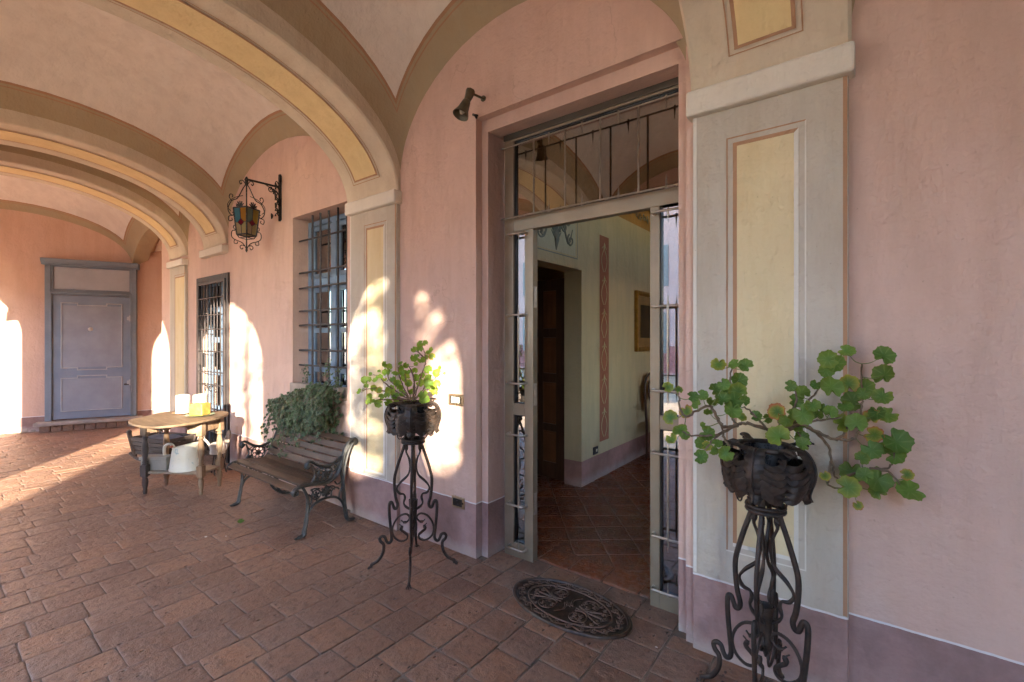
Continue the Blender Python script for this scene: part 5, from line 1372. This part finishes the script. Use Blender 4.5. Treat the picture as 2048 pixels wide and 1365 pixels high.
mb.build('frame', simple('gilt frame', (.42, .24, .06), .35, .7, .2, 20, .2, 60), pic, bevel=.010)
mb = MB(); mb.box(XW, XW+.015, py0+.06, py1-.06, pz0+.06, pz1-.06); mb.build('mount', simple('picture mount', (.33, .20, .08), .6), pic)
mb = MB(); mb.box(XW+.015, XW+.018, py0+.17, py1-.17, pz0+.17, pz1-.17); mb.build('canvas', simple('dark picture', (.03, .025, .015), .5, 0, .5, 6, 0, 40, (.09, .06, .03)), pic)
def chair(x, y, rz, label):
    t = thing('bentwood_chair', label, 'chair', (x, y, .01), rz, 'bentwood chairs along the interior wall')
    mb = MB(); q = lambda pts: [(a, 0.19+.10*(z-.45)*(z > .45), z) for a, z in pts]
    mb.tube(cr([(-.19, .20, 0), (-.20, .19, .45), (-.20, .22, .8), (-.15, .245, 1.0), (0, .255, 1.08), (.15, .245, 1.0), (.20, .22, .8), (.20, .19, .45), (.19, .20, 0)], 6), .015, 8)
    mb.tube(cr([(0, .25, 1.02), (.11, .24, .93), (.13, .22, .78), (.08, .205, .62), (0, .20, .56), (-.08, .205, .62), (-.13, .22, .78), (-.11, .24, .93)], 6, True), .011, 8, True)
    mb.build('back_frame', m_door, t, world=False, smooth=60)
    mb = MB(); mb.lathe([(.12, 0), (.125, .003), (.12, .006)], 20, (0, 0, 0), 0, Matrix.Translation((0, .222, .79))@Matrix.Rotation(R(84), 4, 'X')@Matrix.Diagonal((1, 1.75, 1, 1))); mb.build('back_panel', simple('cane panel', (.32, .16, .05), .6, 0, .2, 60, .3, 200), t, world=False)
    mb = MB(); mb.lathe([(.20, .435), (.215, .445), (.21, .465), (.01, .462)], 28); mb.build('seat', simple('cane seat', (.34, .18, .06), .6, 0, .2, 60, .3, 200), t, world=False, smooth=50)
    for sg in (-1, 1): mb = MB(); mb.tube([(sg*.16, -.15, .44), (sg*.185, -.19, 0)], [.016, .012], 8); mb.build('leg', m_door, t, world=False, smooth=60)
    mb = MB(); mb.tube([(.15*math.cos(i*.3), .15*math.sin(i*.3), .22) for i in range(21)], .009, 6, True); mb.build('stretcher', m_door, t, world=False, smooth=60)
chair(-1.87, 5.62, R(65), 'dark bentwood chair with cane oval back, nearer of the two by the wall')
chair(-1.86, 6.18, R(75), 'dark bentwood chair partly hidden behind the nearer one')

# ================================================================== COURTYARD TREES (they break up the sunlight)
def tree(label, x, y, h, tr, seed, nl, cz, cr_, twigs):
    rt_ = random.Random(seed); t = thing('courtyard_tree', label, 'tree', (x, y, -.05))
    mb = MB(); mb.tube(cr([(0, 0, 0), (.04, .02, h*.35), (-.03, .03, h*.7), (.02, 0, h)], 5), [tr*(1-.6*i/15) for i in range(16)], 10); ends = []
    for i in range(twigs):
        z = h*rt_.uniform(.35, 1); a = rt_.uniform(0, 6.28); L = rt_.uniform(.5, 1.3)
        p = [Vector((0, 0, z))]
        for k in range(4): p.append(p[-1]+Vector((math.cos(a)*L/4+rt_.uniform(-.1, .1), math.sin(a)*L/4+rt_.uniform(-.1, .1), L/4*rt_.uniform(.1, 1.0))))
        mb.tube(p, [tr*.22, tr*.17, tr*.12, tr*.08, tr*.03], 5); ends += p[2:]
    mb.build('trunk', m_bark, t, world=False, smooth=60)
    mb = MB()
    for i in range(nl):
        e = rt_.choice(ends); c = e+Vector((rt_.gauss(0, cr_), rt_.gauss(0, cr_), rt_.gauss(0, cr_)))
        n = Vector((rt_.gauss(0, 1), rt_.gauss(0, 1), rt_.gauss(0, 1))).normalized(); u = n.orthogonal().normalized(); v = n.cross(u); r = rt_.uniform(.03, .06)
        o = len(mb.v); mb.add([c-u*r, c+v*r*.6, c+u*r, c-v*r*.6], [(0, 1, 2, 3)]); g = rt_.random()
        for k in range(4): mb.c[o+k] = (.5, g, .2, 1)
    mb.build('crown', m_tree, t, world=False, attr=True, fixn=False)
tree('bare courtyard tree with a few autumn leaves outside the middle arch', 3.25, -4.3, 5.0, .07, 1, 620, .3, .24, 34)
tree('stouter courtyard tree outside the arch nearest the camera', 5.56, -4.0, 5.4,   .27, 2, 2400, .3, .16, 30)

# ================================================================== CAMERA, LIGHT, WORLD
cam = bpy.data.cameras.new('camera'); co = bpy.data.objects.new('camera', cam); COL.objects.link(co)
co.location = (0, 0, H); co.rotation_euler = (R(90), 0, YAW)
cam.sensor_width = 36; cam.lens = 36*F/2048; cam.shift_y = -4.5/2048; cam.clip_start = .05; cam.clip_end = 500
S.camera = co
EL = 15.0
L = Vector((-.80*math.cos(R(EL)), .60*math.cos(R(EL)), -math.sin(R(EL))))
sd = bpy.data.lights.new('sun', 'SUN'); so = bpy.data.objects.new('sun', sd); COL.objects.link(so)
sd.energy = 2.5; sd.angle = R(.55); sd.color = (1, .87, .70)
so.rotation_euler = L.to_track_quat('-Z', 'Y').to_euler(); so.location = (8, -6, 5)
w = bpy.data.worlds.new('World'); S.world = w; w.use_nodes = True
nt = w.node_tree; nt.nodes.clear()
bg = nt.nodes.new('ShaderNodeBackground'); sky = nt.nodes.new('ShaderNodeTexSky'); wo = nt.nodes.new('ShaderNodeOutputWorld')
sky.sky_type = 'NISHITA'; sky.sun_disc = False; sky.sun_elevation = R(EL); sky.sun_rotation = math.atan2(.8, -.6)
sky.air_density = 1.0; sky.dust_density = .4; sky.ozone_density = 3.5
nt.links.new(sky.outputs[0], bg.inputs[0]); bg.inputs[1].default_value = .15; nt.links.new(bg.outputs[0], wo.inputs[0])
S.view_settings.view_transform = 'Standard'; S.view_settings.look = 'None'; S.view_settings.exposure = 3.82; S.view_settings.gamma = 1
S.render.engine = 'CYCLES'
cy = S.cycles; cy.use_denoising = True; cy.max_bounces = 10; cy.diffuse_bounces = 6; cy.use_adaptive_sampling = True; cy.adaptive_threshold = .03; cy.glossy_bounces = 4; cy.transparent_max_bounces = 12
cy.caustics_reflective = False; cy.caustics_refractive = False; cy.sample_clamp_indirect = 6
